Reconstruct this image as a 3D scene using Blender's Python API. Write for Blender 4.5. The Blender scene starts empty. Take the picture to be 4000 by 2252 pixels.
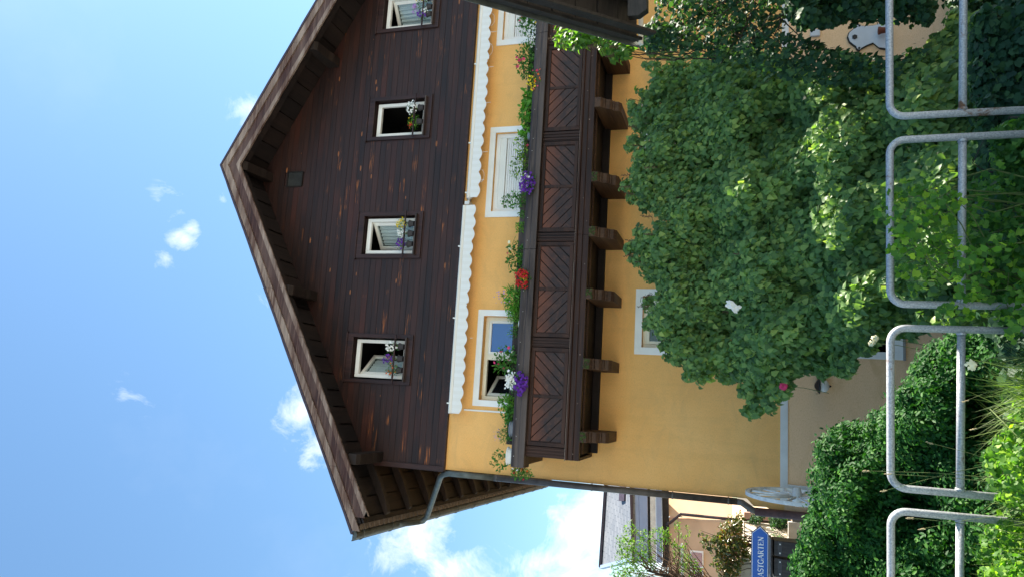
import bpy, bmesh, math, random
import numpy as np
from mathutils import Vector, Matrix
R = math.radians
sc = bpy.context.scene
# ---------------------------------------------------------------- camera
yaw, pitch, roll, FPX = R(8.904), R(17.579), R(0.737), 2784.3
CAM = np.array([0, 0, 1.65])
_fw = np.array([math.sin(yaw)*math.cos(pitch), math.cos(yaw)*math.cos(pitch), math.sin(pitch)])
_r = np.array([math.cos(yaw), -math.sin(yaw), 0]); _u = np.cross(_r, _fw)
_r2 = math.cos(roll)*_r + math.sin(roll)*_u; _u2 = -math.sin(roll)*_r + math.cos(roll)*_u
cam = bpy.data.cameras.new('camera'); cam.lens = FPX/4000*36; cam.sensor_width = 36
cam.clip_start = 0.05; cam.clip_end = 3000
camo = bpy.data.objects.new('camera', cam); sc.collection.objects.link(camo); sc.camera = camo
m = Matrix.Identity(4)
for i in range(3):
    m[i][0] = -_u2[i]; m[i][1] = _r2[i]; m[i][2] = -_fw[i]; m[i][3] = CAM[i]
camo.matrix_world = m
def ray(x, y):
    return _fw + (1126-y)/FPX*_r2 - (x-2000)/FPX*_u2
def at(x, y, Y):
    """photo pixel (4000 wide) -> world point at depth Y"""
    d = ray(x, y); t = (Y-CAM[1])/d[1]; return Vector(CAM + t*d)
def atd(x, y, Y): return at(x*1.5534, y*1.5534, Y)
# ---------------------------------------------------------------- light
SUN = Vector((0.735, 0.305, 0.80)).normalized()
sun = bpy.data.lights.new('sun', 'SUN'); sun.energy = 4.8; sun.angle = R(0.53); sun.color = (1, 0.90, 0.76)
suno = bpy.data.objects.new('sun', sun); sc.collection.objects.link(suno)
suno.rotation_euler = SUN.to_track_quat('Z', 'Y').to_euler()
w = bpy.data.worlds.new('World'); sc.world = w; w.use_nodes = True
nt = w.node_tree; N = nt.nodes; L = nt.links
bg = N['Background']; bg.inputs['Strength'].default_value = 0.060
sky = N.new('ShaderNodeTexSky'); sky.sky_type = 'NISHITA'; sky.sun_disc = False
sky.sun_elevation = math.asin(SUN.z); sky.sun_rotation = math.atan2(SUN.x, SUN.y)
sky.air_density = 1.25; sky.dust_density = 0.3; sky.ozone_density = 0.9
tc = N.new('ShaderNodeTexCoord')
def wmath(op, a, b=None, c=None, clamp=False):
    n = N.new('ShaderNodeMath'); n.operation = op; n.use_clamp = clamp
    for i, v in enumerate((a, b, c)):
        if v is None: continue
        if isinstance(v, (int, float)): n.inputs[i].default_value = v
        else: L.new(v, n.inputs[i])
    return n.outputs[0]
def noise(scale, detail, rough=0.55, dist=0.0):
    n = N.new('ShaderNodeTexNoise'); n.inputs['Scale'].default_value = scale; n.inputs['Detail'].default_value = detail
    n.inputs['Roughness'].default_value = rough; n.inputs['Distortion'].default_value = dist
    L.new(tc.outputs['Generated'], n.inputs['Vector']); return n.outputs['Fac']
nb = noise(16, 10, 0.66, 0.5)
cl = None
# cloud banks: direction, angular radius, density
for (cx, cy, rr, dn) in ((462, 600, 0.032, .8), (480, 575, 0.026, .8), (398, 500, 0.03, 0.5), (455, 535, .03, .6), (415, 650, 0.022, 0.7), (562, 505, 0.022, .6), (620, 275, .03, .5), (765, 1030, 0.05, 0.75), (800, 1110, .045, .75),
                         (1040, 1335, 0.07, .75), (1130, 1440, 0.05, .6), (1000, 1400, .05, .6), (1480, 1330, 0.075, 1.0), (1560, 1240, 0.08, 1.0), (1640, 1330, .11, 1.2), (1450, 1420, .06, .9),
                         (325, 1000, 0.04, .22), (680, 745, .03, .38), (1290, 1430, .04, .45), (1560, -250, .3, 1.0), (1500, 1750, .25, 1.1), (1200, 1950, .3, 1.0)):
    d = Vector(ray(cx*1.5534, cy*1.5534)).normalized()
    v = N.new('ShaderNodeVectorMath'); v.operation = 'DISTANCE'; L.new(tc.outputs['Generated'], v.inputs[0]); v.inputs[1].default_value = d
    g = wmath('MULTIPLY', wmath('SUBTRACT', 1.0, wmath('DIVIDE', v.outputs['Value'], rr), clamp=True), dn)
    cl = g if cl is None else wmath('MAXIMUM', cl, g)
wide = noise(2.2, 6, 0.6)
cl2 = wmath('MULTIPLY', wmath('SUBTRACT', wide, 0.62, clamp=True), .3)
hid = wmath('ADD', wmath('MULTIPLY', cl, 0.58), wmath('MULTIPLY', nb, 1.25))
mask = wmath('MINIMUM', wmath('MULTIPLY', wmath('SUBTRACT', hid, 0.75, clamp=True), 1.9, clamp=True), .74)
mask = wmath('MULTIPLY', mask, wmath('MULTIPLY', cl, 6, clamp=True))
# bright cloud banks added behind the view to lift light on the shaded facade
sx = N.new('ShaderNodeSeparateXYZ'); L.new(tc.outputs['Generated'], sx.inputs[0])
b1 = wmath('MULTIPLY', wmath('ADD', sx.outputs['Y'], 0.15), -1.6, clamp=True); b2 = wmath('MULTIPLY', wmath('SUBTRACT', sx.outputs['Z'], 0.42), 5, clamp=True)
b3 = wmath('MULTIPLY', wmath('SUBTRACT', noise(3, 7, .6), 0.47, clamp=True), 5, clamp=True); back = wmath('MULTIPLY', wmath('MULTIPLY', b1, b2), b3)
mask = wmath('MAXIMUM', mask, wmath('MAXIMUM', back, cl2))
mix = N.new('ShaderNodeMix'); mix.data_type = 'RGBA'; L.new(mask, mix.inputs['Factor'])
tint = N.new('ShaderNodeMix'); tint.data_type = 'RGBA'; tint.blend_type = 'MULTIPLY'; tint.inputs['Factor'].default_value = 1; L.new(sky.outputs[0], tint.inputs['A']); tint.inputs['B'].default_value = (.74, .93, 1.0, 1); L.new(tint.outputs['Result'], mix.inputs['A']); mix.inputs['B'].default_value = (6.6, 6.8, 7.0, 1)
L.new(mix.outputs['Result'], bg.inputs['Color'])
sc.view_settings.view_transform = 'Standard'; sc.view_settings.look = 'None'; sc.view_settings.gamma = 1
sc.view_settings.exposure = 2.03
rng = random.Random(7)
# ---------------------------------------------------------------- materials
class NT:
    def __init__(s, name):
        s.m = bpy.data.materials.new(name); s.m.use_nodes = True; s.t = s.m.node_tree; s.n = s.t.nodes; s.l = s.t.links
        s.b = s.n['Principled BSDF']; s.out = s.n['Material Output']; s.tc = s.n.new('ShaderNodeTexCoord').outputs['Object']
    def mp(s, scale=(1, 1, 1), rot=(0, 0, 0), src=None):
        n = s.n.new('ShaderNodeMapping'); n.inputs['Scale'].default_value = scale; n.inputs['Rotation'].default_value = rot
        s.l.new(src or s.tc, n.inputs['Vector']); return n.outputs[0]
    def noise(s, vec, scale, detail=4, rough=.55, dist=0):
        n = s.n.new('ShaderNodeTexNoise'); n.inputs['Scale'].default_value = scale; n.inputs['Detail'].default_value = detail
        n.inputs['Roughness'].default_value = rough; n.inputs['Distortion'].default_value = dist; s.l.new(vec, n.inputs['Vector']); return n.outputs['Fac']
    def ramp(s, fac, stops):
        n = s.n.new('ShaderNodeValToRGB'); s.l.new(fac, n.inputs[0]); e = n.color_ramp.elements
        while len(e) < len(stops): e.new(0.5)
        for el, (p, c) in zip(e, stops): el.position = p; el.color = (*c, 1) if len(c) == 3 else c
        return n.outputs[0]
    def mix(s, f, a, b, bt='MIX'):
        n = s.n.new('ShaderNodeMix'); n.data_type = 'RGBA'; n.blend_type = bt
        for k, v in (('Factor', f), ('A', a), ('B', b)):
            if hasattr(v, 'links'): s.l.new(v, n.inputs[k])
            elif k == 'Factor': n.inputs[0].default_value = v
            else: n.inputs[k].default_value = (*v, 1)
        return n.outputs['Result']
    def math(s, op, a, b=0.0, clamp=False):
        n = s.n.new('ShaderNodeMath'); n.operation = op; n.use_clamp = clamp
        for i, v in enumerate((a, b)):
            if isinstance(v, (int, float)): n.inputs[i].default_value = v
            else: s.l.new(v, n.inputs[i])
        return n.outputs[0]
    def set(s, base=None, rough=None, spec=None, metal=None):
        for k, v in (('Base Color', base), ('Roughness', rough), ('Specular IOR Level', spec), ('Metallic', metal)):
            if v is None: continue
            if hasattr(v, 'links'): s.l.new(v, s.b.inputs[k])
            else: s.b.inputs[k].default_value = (*v, 1) if isinstance(v, tuple) else v
        return s
    def bump(s, h, strength=.3, dist=.01):
        n = s.n.new('ShaderNodeBump'); n.inputs['Strength'].default_value = strength; n.inputs['Distance'].default_value = dist
        s.l.new(h, n.inputs['Height']); s.l.new(n.outputs[0], s.b.inputs['Normal'])
MAT = {}
def plain(name, col, rough=.6, var=.12, scale=6, metal=0, bump=.15, spec=.4):
    t = NT(name); f = t.noise(t.tc, scale, 6, .6)
    lo = tuple(c*(1-var*1.6) for c in col); hi = tuple(min(1, c*(1+var)) for c in col)
    t.set(t.ramp(f, [(.3, lo), (.7, hi)]), rough, spec, metal)
    t.bump(t.noise(t.tc, scale*12, 3), bump, .004); MAT[name] = t.m; return t.m
def wood(name, dark, mid, light, axis=0, board=None, bax=2, streak=.5, rough=.5, spec=.35, knots=False):
    """weathered boards; grain along axis, per board tone along bax"""
    t = NT(name); sc_ = [28, 28, 28]; sc_[axis] = 1.1
    g = t.noise(t.mp(tuple(sc_)), 1.3, 7, .65, .3)
    sc2 = [5, 5, 5]; sc2[axis] = .45
    big = t.noise(t.mp(tuple(sc2)), 1.0, 5, .6, .5)
    base = t.ramp(g, [(.28, dark), (.55, mid), (.8, light)])
    col = t.mix(t.math('MULTIPLY', t.math('SUBTRACT', big, .42, True), 4*streak, True), base, light)
    if board:
        sp = t.n.new('ShaderNodeSeparateXYZ'); t.l.new(t.tc, sp.inputs[0])
        zq = t.math('SUBTRACT', sp.outputs[bax], 8.08 if knots else 0.0); fl = t.math('FLOOR', t.math('DIVIDE', zq, board))
        wn = t.n.new('ShaderNodeTexWhiteNoise'); wn.noise_dimensions = '1D'; t.l.new(fl, wn.inputs['W'])
        col = t.mix(.9, col, t.ramp(wn.outputs['Value'], [(0, (.72, .74, .84)), (.35, (.88, .88, .93)), (.6, (1, .97, .95)), (1, (1.22, 1.05, 1.0))]), 'MULTIPLY')
        if knots:
            # boards whose dark varnish has worn off in long orange streaks, and round knots
            wc = t.n.new('ShaderNodeCombineXYZ'); t.l.new(t.math('MULTIPLY', sp.outputs[0], .9), wc.inputs[0]); t.l.new(t.math('MULTIPLY', fl, 3.7), wc.inputs[2])
            st = t.noise(wc.outputs[0], 1.0, 3, .6)
            frac = t.math('ABSOLUTE', t.math('SUBTRACT', t.math('FRACT', t.math('DIVIDE', zq, board)), .5))
            thin = t.noise(t.mp((2.2, 1, 42)), 1.0, 4, .6)
            k1 = t.math('MULTIPLY', t.math('SUBTRACT', st, .58, True), 20, True)
            k2 = t.math('MULTIPLY', t.math('SUBTRACT', thin, .54, True), 10, True)
            lowm = t.math('MULTIPLY', t.math('SUBTRACT', t.math('ADD', t.math('MULTIPLY', t.noise(t.tc, .45, 3), 3.0), t.math('MULTIPLY', sp.outputs[2], -.30)), -2.0, True), 2.2, True)
            k = t.math('MULTIPLY', lowm, t.math('MULTIPLY', t.math('MULTIPLY', k1, k2), t.math('LESS_THAN', frac, .40)))
            col = t.mix(t.math('MULTIPLY', k, .85), col, (.42, .13, .025))
            st3 = t.math('MULTIPLY', t.math('SUBTRACT', t.noise(wc.outputs[0], .6, 2, .5), .56, True), 8, True)
            col = t.mix(t.math('MULTIPLY', st3, .45), col, (.07, .018, .010))
            vo = t.n.new('ShaderNodeTexVoronoi'); vo.inputs['Scale'].default_value = 1.0
            t.l.new(t.mp((1.5, .01, 5.5)), vo.inputs['Vector'])
            kn = t.math('LESS_THAN', vo.outputs['Distance'], .085)
            wn2 = t.n.new('ShaderNodeTexWhiteNoise'); t.l.new(vo.outputs['Color'], wn2.inputs['Vector'])
            kn = t.math('MULTIPLY', kn, t.math('GREATER_THAN', wn2.outputs['Value'], .45))
            col = t.mix(t.math('MULTIPLY', kn, .8), col, (.33, .12, .04))
    t.set(col, rough, spec); t.bump(g, .45, .006); MAT[name] = t.m; return t.m
wood('cladding', (.006, .005, .006), (.024, .011, .009), (.060, .022, .013), 0, .118, 2, .35, .5, .38, True)
wood('casing', (.010, .006, .006), (.028, .012, .011), (.07, .030, .022), 2, None, 2, .4, .45)
wood('soffit', (.006, .004, .004), (.014, .009, .008), (.032, .020, .015), 1, .3, 0, .4, .7)
wood('rafter', (.006, .004, .003), (.014, .008, .006), (.032, .019, .013), 0, None, 0, .5, .7)
wood('balcony_wood', (.008, .005, .005), (.030, .012, .008), (.085, .036, .020), 0, None, 2, .5, .5, .28)
wood('balcony_post', (.008, .005, .005), (.030, .012, .008), (.085, .036, .020), 2, None, 2, .5, .5, .28)
wood('rail_wood', (.012, .009, .009), (.035, .022, .018), (.16, .12, .10), 0, None, 2, .55, .55, .4)
wood('weathered', (.034, .016, .011), (.12, .068, .050), (.44, .36, .30), 0, None, 0, .6, .75)
wood('worn_brown', (.016, .007, .006), (.050, .018, .013), (.22, .15, .12), 0, None, 0, .4, .6)
wood('joist_wood', (.022, .010, .006), (.060, .028, .015), (.13, .070, .035), 1, None, 0, .5, .65)
wood('shed_wood', (.006, .006, .007), (.018, .016, .016), (.05, .045, .042), 0, None, 0, .4, .55, .4)
wood('chest_wood', (.012, .010, .010), (.035, .026, .025), (.07, .055, .05), 2, None, 0, .4, .5, .4)
# chevron planks: dark varnish worn to orange near the rail
def plank_mat():
    t = NT('panel_plank'); g = t.noise(t.mp((26, 26, 26)), .6, 6, .65, .6)
    col = t.ramp(g, [(.3, (.010, .006, .007)), (.55, (.044, .016, .009)), (.8, (.125, .052, .028))])
    sp = t.n.new('ShaderNodeSeparateXYZ'); t.l.new(t.tc, sp.inputs[0])
    up = t.math('MULTIPLY', t.math('SUBTRACT', t.math('ADD', sp.outputs[2], t.math('MULTIPLY', t.noise(t.tc, 3.5, 4), .45)), 6.16), 4.0, True)
    t.set(t.mix(t.math('MULTIPLY', up, .8), col, (.165, .046, .015)), .38, .4); t.bump(g, .4, .004); MAT['panel_plank'] = t.m
plank_mat()
def stucco():
    t = NT('yellow_stucco'); f = t.noise(t.tc, .8, 6, .6); st = t.noise(t.mp((5, 5, .6)), 1.0, 6, .65)
    col = t.ramp(f, [(.3, (.87, .46, .145)), (.7, (.93, .54, .20))])
    col = t.mix(t.math('MULTIPLY', t.math('SUBTRACT', st, .5, True), 1.1, True), col, (.60, .33, .11))
    sp = t.n.new('ShaderNodeSeparateXYZ'); t.l.new(t.tc, sp.inputs[0])
    low = t.math('LESS_THAN', sp.outputs[2], 2.43)
    col = t.mix(t.math('MULTIPLY', low, .75), col, (.90, .63, .42))
    dk = t.n.new('ShaderNodeTexVoronoi'); dk.inputs['Scale'].default_value = 1; t.l.new(t.mp((9, 9, 3.2), (0, .5, 0)), dk.inputs['Vector'])
    sc2 = t.math('MULTIPLY', t.math('LESS_THAN', dk.outputs['Distance'], .09), t.math('GREATER_THAN', t.noise(t.tc, 2.5, 3), .5))
    col = t.mix(t.math('MULTIPLY', t.math('MULTIPLY', sc2, low), .55), col, (.16, .10, .06))
    fine = t.noise(t.mp((1, 1, 2.5)), 34, 5, .8); col = t.mix(t.math('MULTIPLY', t.math('SUBTRACT', fine, .48, True), 2.2, True), col, (.50, .28, .09))
    sm = t.noise(t.mp((.7, 1, 1.6)), 1.7, 7, .7, .8); col = t.mix(t.math('MULTIPLY', t.math('SUBTRACT', sm, .50, True), 2.0, True), col, (.60, .36, .15))
    t.set(col, .9, .15); t.bump(t.math('ADD', t.noise(t.tc, 70, 4, .75), t.math('MULTIPLY', t.noise(t.tc, 9, 4, .6), 1.5)), .7, .006); MAT['yellow_stucco'] = t.m
stucco()
plain('white_trim', (.86, .86, .84), .55, .05, 3); plain('cream_frame', (.80, .75, .60), .4, .04, 3)
plain('plastic_white', (.82, .81, .76), .35, .03, 3); plain('band_white', (.72, .72, .70), .7, .08, 2.5)
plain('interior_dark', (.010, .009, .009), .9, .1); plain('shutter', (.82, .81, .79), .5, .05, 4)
plain('curtain', (.78, .80, .80), .8, .06, 3); plain('zinc', (.11, .125, .12), .5, .25, 9, .55, .3)
plain('pipe_brown', (.10, .085, .075), .45, .25, 8, .3); plain('lower_pipe', (.10, .045, .035), .5, .3, 8)
plain('roof_tile', (.06, .03, .028), .8, .3, 10); plain('tile_end', (.22, .17, .13), .8, .3, 20)
plain('stone', (.30, .28, .25), .9, .2, 4); plain('moss', (.05, .075, .015), .95, .4, 30)
plain('pot_white', (.75, .75, .72), .4, .08); plain('pot_grey', (.16, .19, .24), .4, .15); plain('pot_dark', (.03, .025, .025), .6, .2)
plain('bark', (.045, .032, .024), .9, .35, 20); plain('twig_dry', (.14, .085, .05), .9, .3, 20); plain('stem_green', (.10, .14, .04), .7, .2, 20)
plain('asphalt', (.40, .385, .36), .95, .2, 30); plain('soil', (.13, .11, .08), .95, .3, 10); plain('grass_ground', (.04, .06, .015), .95, .4, 6)
plain('vent_grey', (.018, .020, .020), .7, .3, 8); plain('iron_strap', (.08, .08, .09), .5, .2, 10, .5); plain('concrete', (.36, .37, .36), .9, .22, 3); plain('slate_board', (.07, .08, .09), .7, .25, 5)
plain('orange_wall', (.60, .42, .28), .9, .05, 2); plain('pink_post', (.42, .28, .23), .85, .15, 4); plain('fence_white', (.62, .58, .50), .7, .14, 3)
plain('metal_panel', (.25, .33, .48), .4, .06, 2, .2); plain('dark_soffit', (.03, .028, .028), .8, .2); plain('pipe_dark', (.05, .035, .045), .4, .2, 8)
plain('blue_paint', (.012, .10, .42), .45, .05, 4); plain('letter_white', (.80, .81, .82), .5, .03); plain('navy', (.010, .02, .12), .5, .1)
plain('stripe_blue', (.12, .30, .42), .5, .1); plain('wheel_white', (.72, .72, .70), .75, .16, 9); plain('paper', (.78, .76, .72), .8, .08, 12)
plain('plaque_white', (.56, .60, .66), .45, .08, 3); plain('black_iron', (.012, .012, .014), .5, .2, 10); plain('clay', (.16, .045, .025), .8, .2)
plain('frosted', (.72, .72, .70), .3, .05); plain('seedhead', (.45, .38, .22), .9, .2, 30); plain('cord', (.7, .7, .66), .7, .05)
def galv():
    t = NT('galvanised'); f = t.noise(t.tc, 120, 3, .6); ru = t.noise(t.mp((1, 1, 1)), 6, 9, .75, .6)
    col = t.ramp(f, [(.3, (.22, .24, .26)), (.7, (.48, .50, .52))])
    col = t.mix(t.math('MULTIPLY', t.math('SUBTRACT', ru, .585, True), 14, True), col, (.17, .085, .045))
    t.set(col, .58, .45, .4); t.bump(f, .3, .002); MAT['galvanised'] = t.m
galv()
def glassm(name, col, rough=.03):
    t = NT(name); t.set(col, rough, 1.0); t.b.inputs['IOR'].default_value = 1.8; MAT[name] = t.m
glassm('glass', (.02, .07, .26)); glassm('glass_dark', (.012, .014, .018), .08)  # blue base of the first glass paints the reflected sky
def clearglass():
    t = NT('clear_glass'); g = t.n.new('ShaderNodeBsdfGlossy'); g.inputs['Roughness'].default_value = .02; tr = t.n.new('ShaderNodeBsdfTransparent'); tr.inputs[0].default_value = (.86, .90, .90, 1)
    f = t.n.new('ShaderNodeLayerWeight'); f.inputs[0].default_value = .5; ms = t.n.new('ShaderNodeMixShader'); t.l.new(t.math('ADD', t.math('MULTIPLY', t.math('POWER', f.outputs['Facing'], 4.0), .5), .05), ms.inputs[0]); t.l.new(tr.outputs[0], ms.inputs[1]); t.l.new(g.outputs[0], ms.inputs[2]); t.l.new(ms.outputs[0], t.out.inputs['Surface']); MAT['clear_glass'] = t.m
clearglass()
def bgroof():
    t = NT('slate_roof'); b = t.n.new('ShaderNodeTexBrick'); b.inputs['Scale'].default_value = 1.0
    b.inputs['Brick Width'].default_value = .5; b.inputs['Row Height'].default_value = .17; b.inputs['Mortar Size'].default_value = .012
    b.inputs['Color1'].default_value = (.13, .145, .165, 1); b.inputs['Color2'].default_value = (.18, .195, .215, 1); b.inputs['Mortar'].default_value = (.05, .06, .08, 1)
    sp = t.n.new('ShaderNodeSeparateXYZ'); t.l.new(t.tc, sp.inputs[0]); cb = t.n.new('ShaderNodeCombineXYZ'); t.l.new(sp.outputs[0], cb.inputs[0]); t.l.new(t.math('MULTIPLY', sp.outputs[2], 1.6), cb.inputs[1]); t.l.new(cb.outputs[0], b.inputs['Vector']); t.set(b.outputs['Color'], .5, .5); MAT['slate_roof'] = t.m
bgroof()
def awn():
    t = NT('awning_cloth'); w_ = t.n.new('ShaderNodeTexWave'); w_.inputs['Scale'].default_value = 2.6; w_.bands_direction = 'X'; t.l.new(t.tc, w_.inputs['Vector'])
    col = t.mix(t.noise(t.mp((3, 3, 1)), 2, 5, .6), t.ramp(w_.outputs['Fac'], [(.4, (.74, .74, .71)), (.6, (.80, .81, .80))]), (.76, .75, .70))
    t.set(col, .85, .2); MAT['awning_cloth'] = t.m
awn()
def leafm(name, lo, mid, hi, tr=.35, rough=.5, spec=.3):
    t = NT(name); a = t.n.new('ShaderNodeAttribute'); a.attribute_name = 'v'
    col = t.ramp(a.outputs['Fac'], [(0, lo), (.5, mid), (1, hi)]); t.set(col, rough, spec)
    tl = t.n.new('ShaderNodeBsdfTranslucent'); tcol = t.mix(1.0, col, (1.9, 2.1, .55), 'MULTIPLY'); t.l.new(tcol, tl.inputs['Color'])
    ms = t.n.new('ShaderNodeMixShader'); ms.inputs[0].default_value = tr
    t.l.new(t.b.outputs[0], ms.inputs[1]); t.l.new(tl.outputs[0], ms.inputs[2]); t.l.new(ms.outputs[0], t.out.inputs['Surface']); MAT[name] = t.m
leafm('lilac_leaf', (.046, .104, .038), (.150, .270, .088), (.36, .46, .13), .38, .45, .28)
leafm('hedge_leaf', (.008, .042, .010), (.018, .085, .016), (.06, .17, .02), .22, .55, .14)
leafm('vine_leaf', (.03, .10, .022), (.09, .21, .03), (.30, .44, .05), .5, .5)
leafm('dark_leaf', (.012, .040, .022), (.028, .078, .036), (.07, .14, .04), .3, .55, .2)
leafm('ivy_mid', (.02, .07, .018), (.05, .14, .028), (.13, .27, .045), .4, .5, .2)
leafm('willow_leaf', (.05, .12, .03), (.09, .20, .04), (.22, .30, .04), .45, .45)
leafm('red_leaf', (.04, .06, .02), (.10, .13, .03), (.30, .10, .04), .35, .3, .6)
leafm('plant_leaf', (.035, .12, .03), (.06, .19, .035), (.11, .28, .05), .4, .4)
leafm('fresh_leaf', (.07, .20, .03), (.11, .30, .04), (.18, .40, .06), .45, .4)
leafm('grass_blade', (.05, .10, .02), (.10, .18, .03), (.20, .30, .07), .4, .5)
for nm, c in (('purple', (.13, .025, .32)), ('white', (.82, .82, .78)), ('yellow', (.80, .60, .02)), ('red', (.55, .02, .02)), ('orange', (.80, .16, .02)),
              ('pink', (.72, .05, .16)), ('lilac', (.42, .25, .55)), ('cream', (.85, .78, .50)), ('brown', (.18, .09, .05))):
    t = NT('petal_'+nm); t.set(c, .6, .3); MAT['petal_'+nm] = t.m
# ---------------------------------------------------------------- objects
def link(o, parent=None):
    sc.collection.objects.link(o)
    if parent: o.parent = parent
    return o
def tag(o, label=None, cat=None, group=None, kind=None):
    for k, v in (('label', label), ('category', cat), ('group', group), ('kind', kind)):
        if v: o[k] = v
    return o
def empty(name, loc=(0, 0, 0), **kw):
    o = bpy.data.objects.new(name, None); o.location = loc; o.empty_display_size = .1; link(o); return tag(o, **kw)
class MB:
    def __init__(s): s.v = []; s.f = []
    def add(s, vs, fs):
        b = len(s.v); s.v += [tuple(v) for v in vs]; s.f += [tuple(b+i for i in f) for f in fs]; return s
    def box(s, x0, x1, y0, y1, z0, z1):
        return s.add([(x0, y0, z0), (x1, y0, z0), (x1, y1, z0), (x0, y1, z0), (x0, y0, z1), (x1, y0, z1), (x1, y1, z1), (x0, y1, z1)],
                     [(0, 3, 2, 1), (4, 5, 6, 7), (0, 1, 5, 4), (1, 2, 6, 5), (2, 3, 7, 6), (3, 0, 4, 7)])
    def bar(s, a, b, wd, ht, up=(0, 0, 1), off=(0, 0)):
        """box along a->b, width wd sideways, height ht along up; off shifts (side, up)"""
        a, b = Vector(a), Vector(b); d = (b-a).normalized(); up = Vector(up); sd = d.cross(up).normalized(); u = sd.cross(d).normalized()
        vs = []
        for p in (a, b):
            for i, j in ((-1, -1), (1, -1), (1, 1), (-1, 1)):
                vs.append(p + sd*(i*wd/2+off[0]) + u*(j*ht/2+off[1]))
        return s.add(vs, [(0, 1, 2, 3), (7, 6, 5, 4), (0, 4, 5, 1), (1, 5, 6, 2), (2, 6, 7, 3), (3, 7, 4, 0)])
    def tube(s, pts, r, n=8, cap=True):
        pts = [Vector(p) for p in pts]; rs = r if isinstance(r, (list, tuple)) else [r]*len(pts); b = len(s.v); prev = None
        for i, p in enumerate(pts):
            d = (pts[min(i+1, len(pts)-1)]-pts[max(i-1, 0)]).normalized()
            if prev is None: prev = d.cross(Vector((.31, .17, 1))).normalized() if abs(d.z) < .95 else d.cross(Vector((1, 0, 0))).normalized()
            sd = (prev - d*prev.dot(d)).normalized(); prev = sd; up = d.cross(sd)
            for k in range(n):
                a = 2*math.pi*k/n; s.v.append(tuple(p + (sd*math.cos(a)+up*math.sin(a))*rs[i]))
        for i in range(len(pts)-1):
            for k in range(n):
                s.f.append((b+i*n+k, b+i*n+(k+1) % n, b+(i+1)*n+(k+1) % n, b+(i+1)*n+k))
        if cap: s.f.append(tuple(b+k for k in reversed(range(n)))); s.f.append(tuple(b+(len(pts)-1)*n+k for k in range(n)))
        return s
    def prism(s, poly, ax, a, b):
        """extrude 2D polygon along axis ax from a to b"""
        n = len(poly); vs = []
        for t in (a, b):
            for p in poly:
                q = list(p); q.insert(ax, t); vs.append(q)
        return s.add(vs, [tuple(range(n)), tuple(reversed(range(n, 2*n)))] + [(i, i+n, (i+1) % n+n, (i+1) % n) for i in range(n)])
    def lathe(s, c, prof, n=16, ax=2, stretch=1.0):
        c = Vector(c); b = len(s.v)
        for (r, z) in prof:
            for k in range(n):
                a = 2*math.pi*k/n; q = [r*math.cos(a)*stretch, r*math.sin(a)]; q.insert(ax, z); s.v.append(tuple(c+Vector(q)))
        for i in range(len(prof)-1):
            for k in range(n): s.f.append((b+i*n+k, b+i*n+(k+1) % n, b+(i+1)*n+(k+1) % n, b+(i+1)*n+k))
        return s
    def build(s, name, mat, parent=None, smooth=False, bevel=0, fix=True):
        me = bpy.data.meshes.new(name); me.from_pydata(s.v, [], s.f)
        if fix:
            bm = bmesh.new(); bm.from_mesh(me); bmesh.ops.recalc_face_normals(bm, faces=bm.faces); bm.to_mesh(me); bm.free()
        me.materials.append(MAT[mat])
        if smooth: me.polygons.foreach_set('use_smooth', [True]*len(me.polygons))
        o = bpy.data.objects.new(name, me); link(o, parent)
        if parent and parent.type == 'EMPTY' or parent:
            # geometry is written in world space: undo the parent's place
            p = parent; off = Vector((0, 0, 0))
            while p: off += Vector(p.location); p = p.parent
            if off.length > 1e-9: me.transform(Matrix.Translation(-off))
        if bevel:
            md = o.modifiers.new('bevel', 'BEVEL'); md.width = bevel; md.segments = 2; md.limit_method = 'ANGLE'
        return o
LEAF = {  # outline templates: x across, y along, z cup
 'heart': ([(0, 0, 0), (0, .38, .0), (0, .72, .02), (0, 1, -.10), (-.38, .20, .10), (-.27, .58, .09), (.38, .20, .10), (.27, .58, .09)],
           [(0, 1, 4), (4, 1, 2, 5), (5, 2, 3), (0, 6, 1), (6, 7, 2, 1), (7, 3, 2)]),
 'oval': ([(0, 0, 0), (0, .5, -.02), (0, 1, -.06), (-.24, .3, .05), (-.22, .68, .05), (.24, .3, .05), (.22, .68, .05)],
          [(0, 1, 3), (3, 1, 2, 4), (0, 5, 1), (5, 6, 2, 1)]),
 'ivy': ([(0, 0, 0), (0, .45, .0), (0, 1, -.1), (-.5, .12, .06), (-.32, .45, .05), (-.42, .72, .02), (.5, .12, .06), (.32, .45, .05), (.42, .72, .02)],
         [(0, 1, 3), (3, 1, 4), (4, 1, 5), (5, 1, 2), (0, 6, 1), (6, 7, 1), (7, 8, 1), (8, 2, 1)]),
 'thin': ([(0, 0, 0), (-.09, .45, .02), (.09, .45, .02), (0, 1, -.08)], [(0, 2, 1), (1, 2, 3)]),
 'petal5': ([(0, 0, -.1)] + [(math.cos(a)*q, math.sin(a)*q, .06) for k in range(10) for a, q in ((k*math.pi/5, .5 if k % 2 == 0 else .33),)],
            [(0, k+1, (k+1) % 10+1) for k in range(10)]),
}
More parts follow.
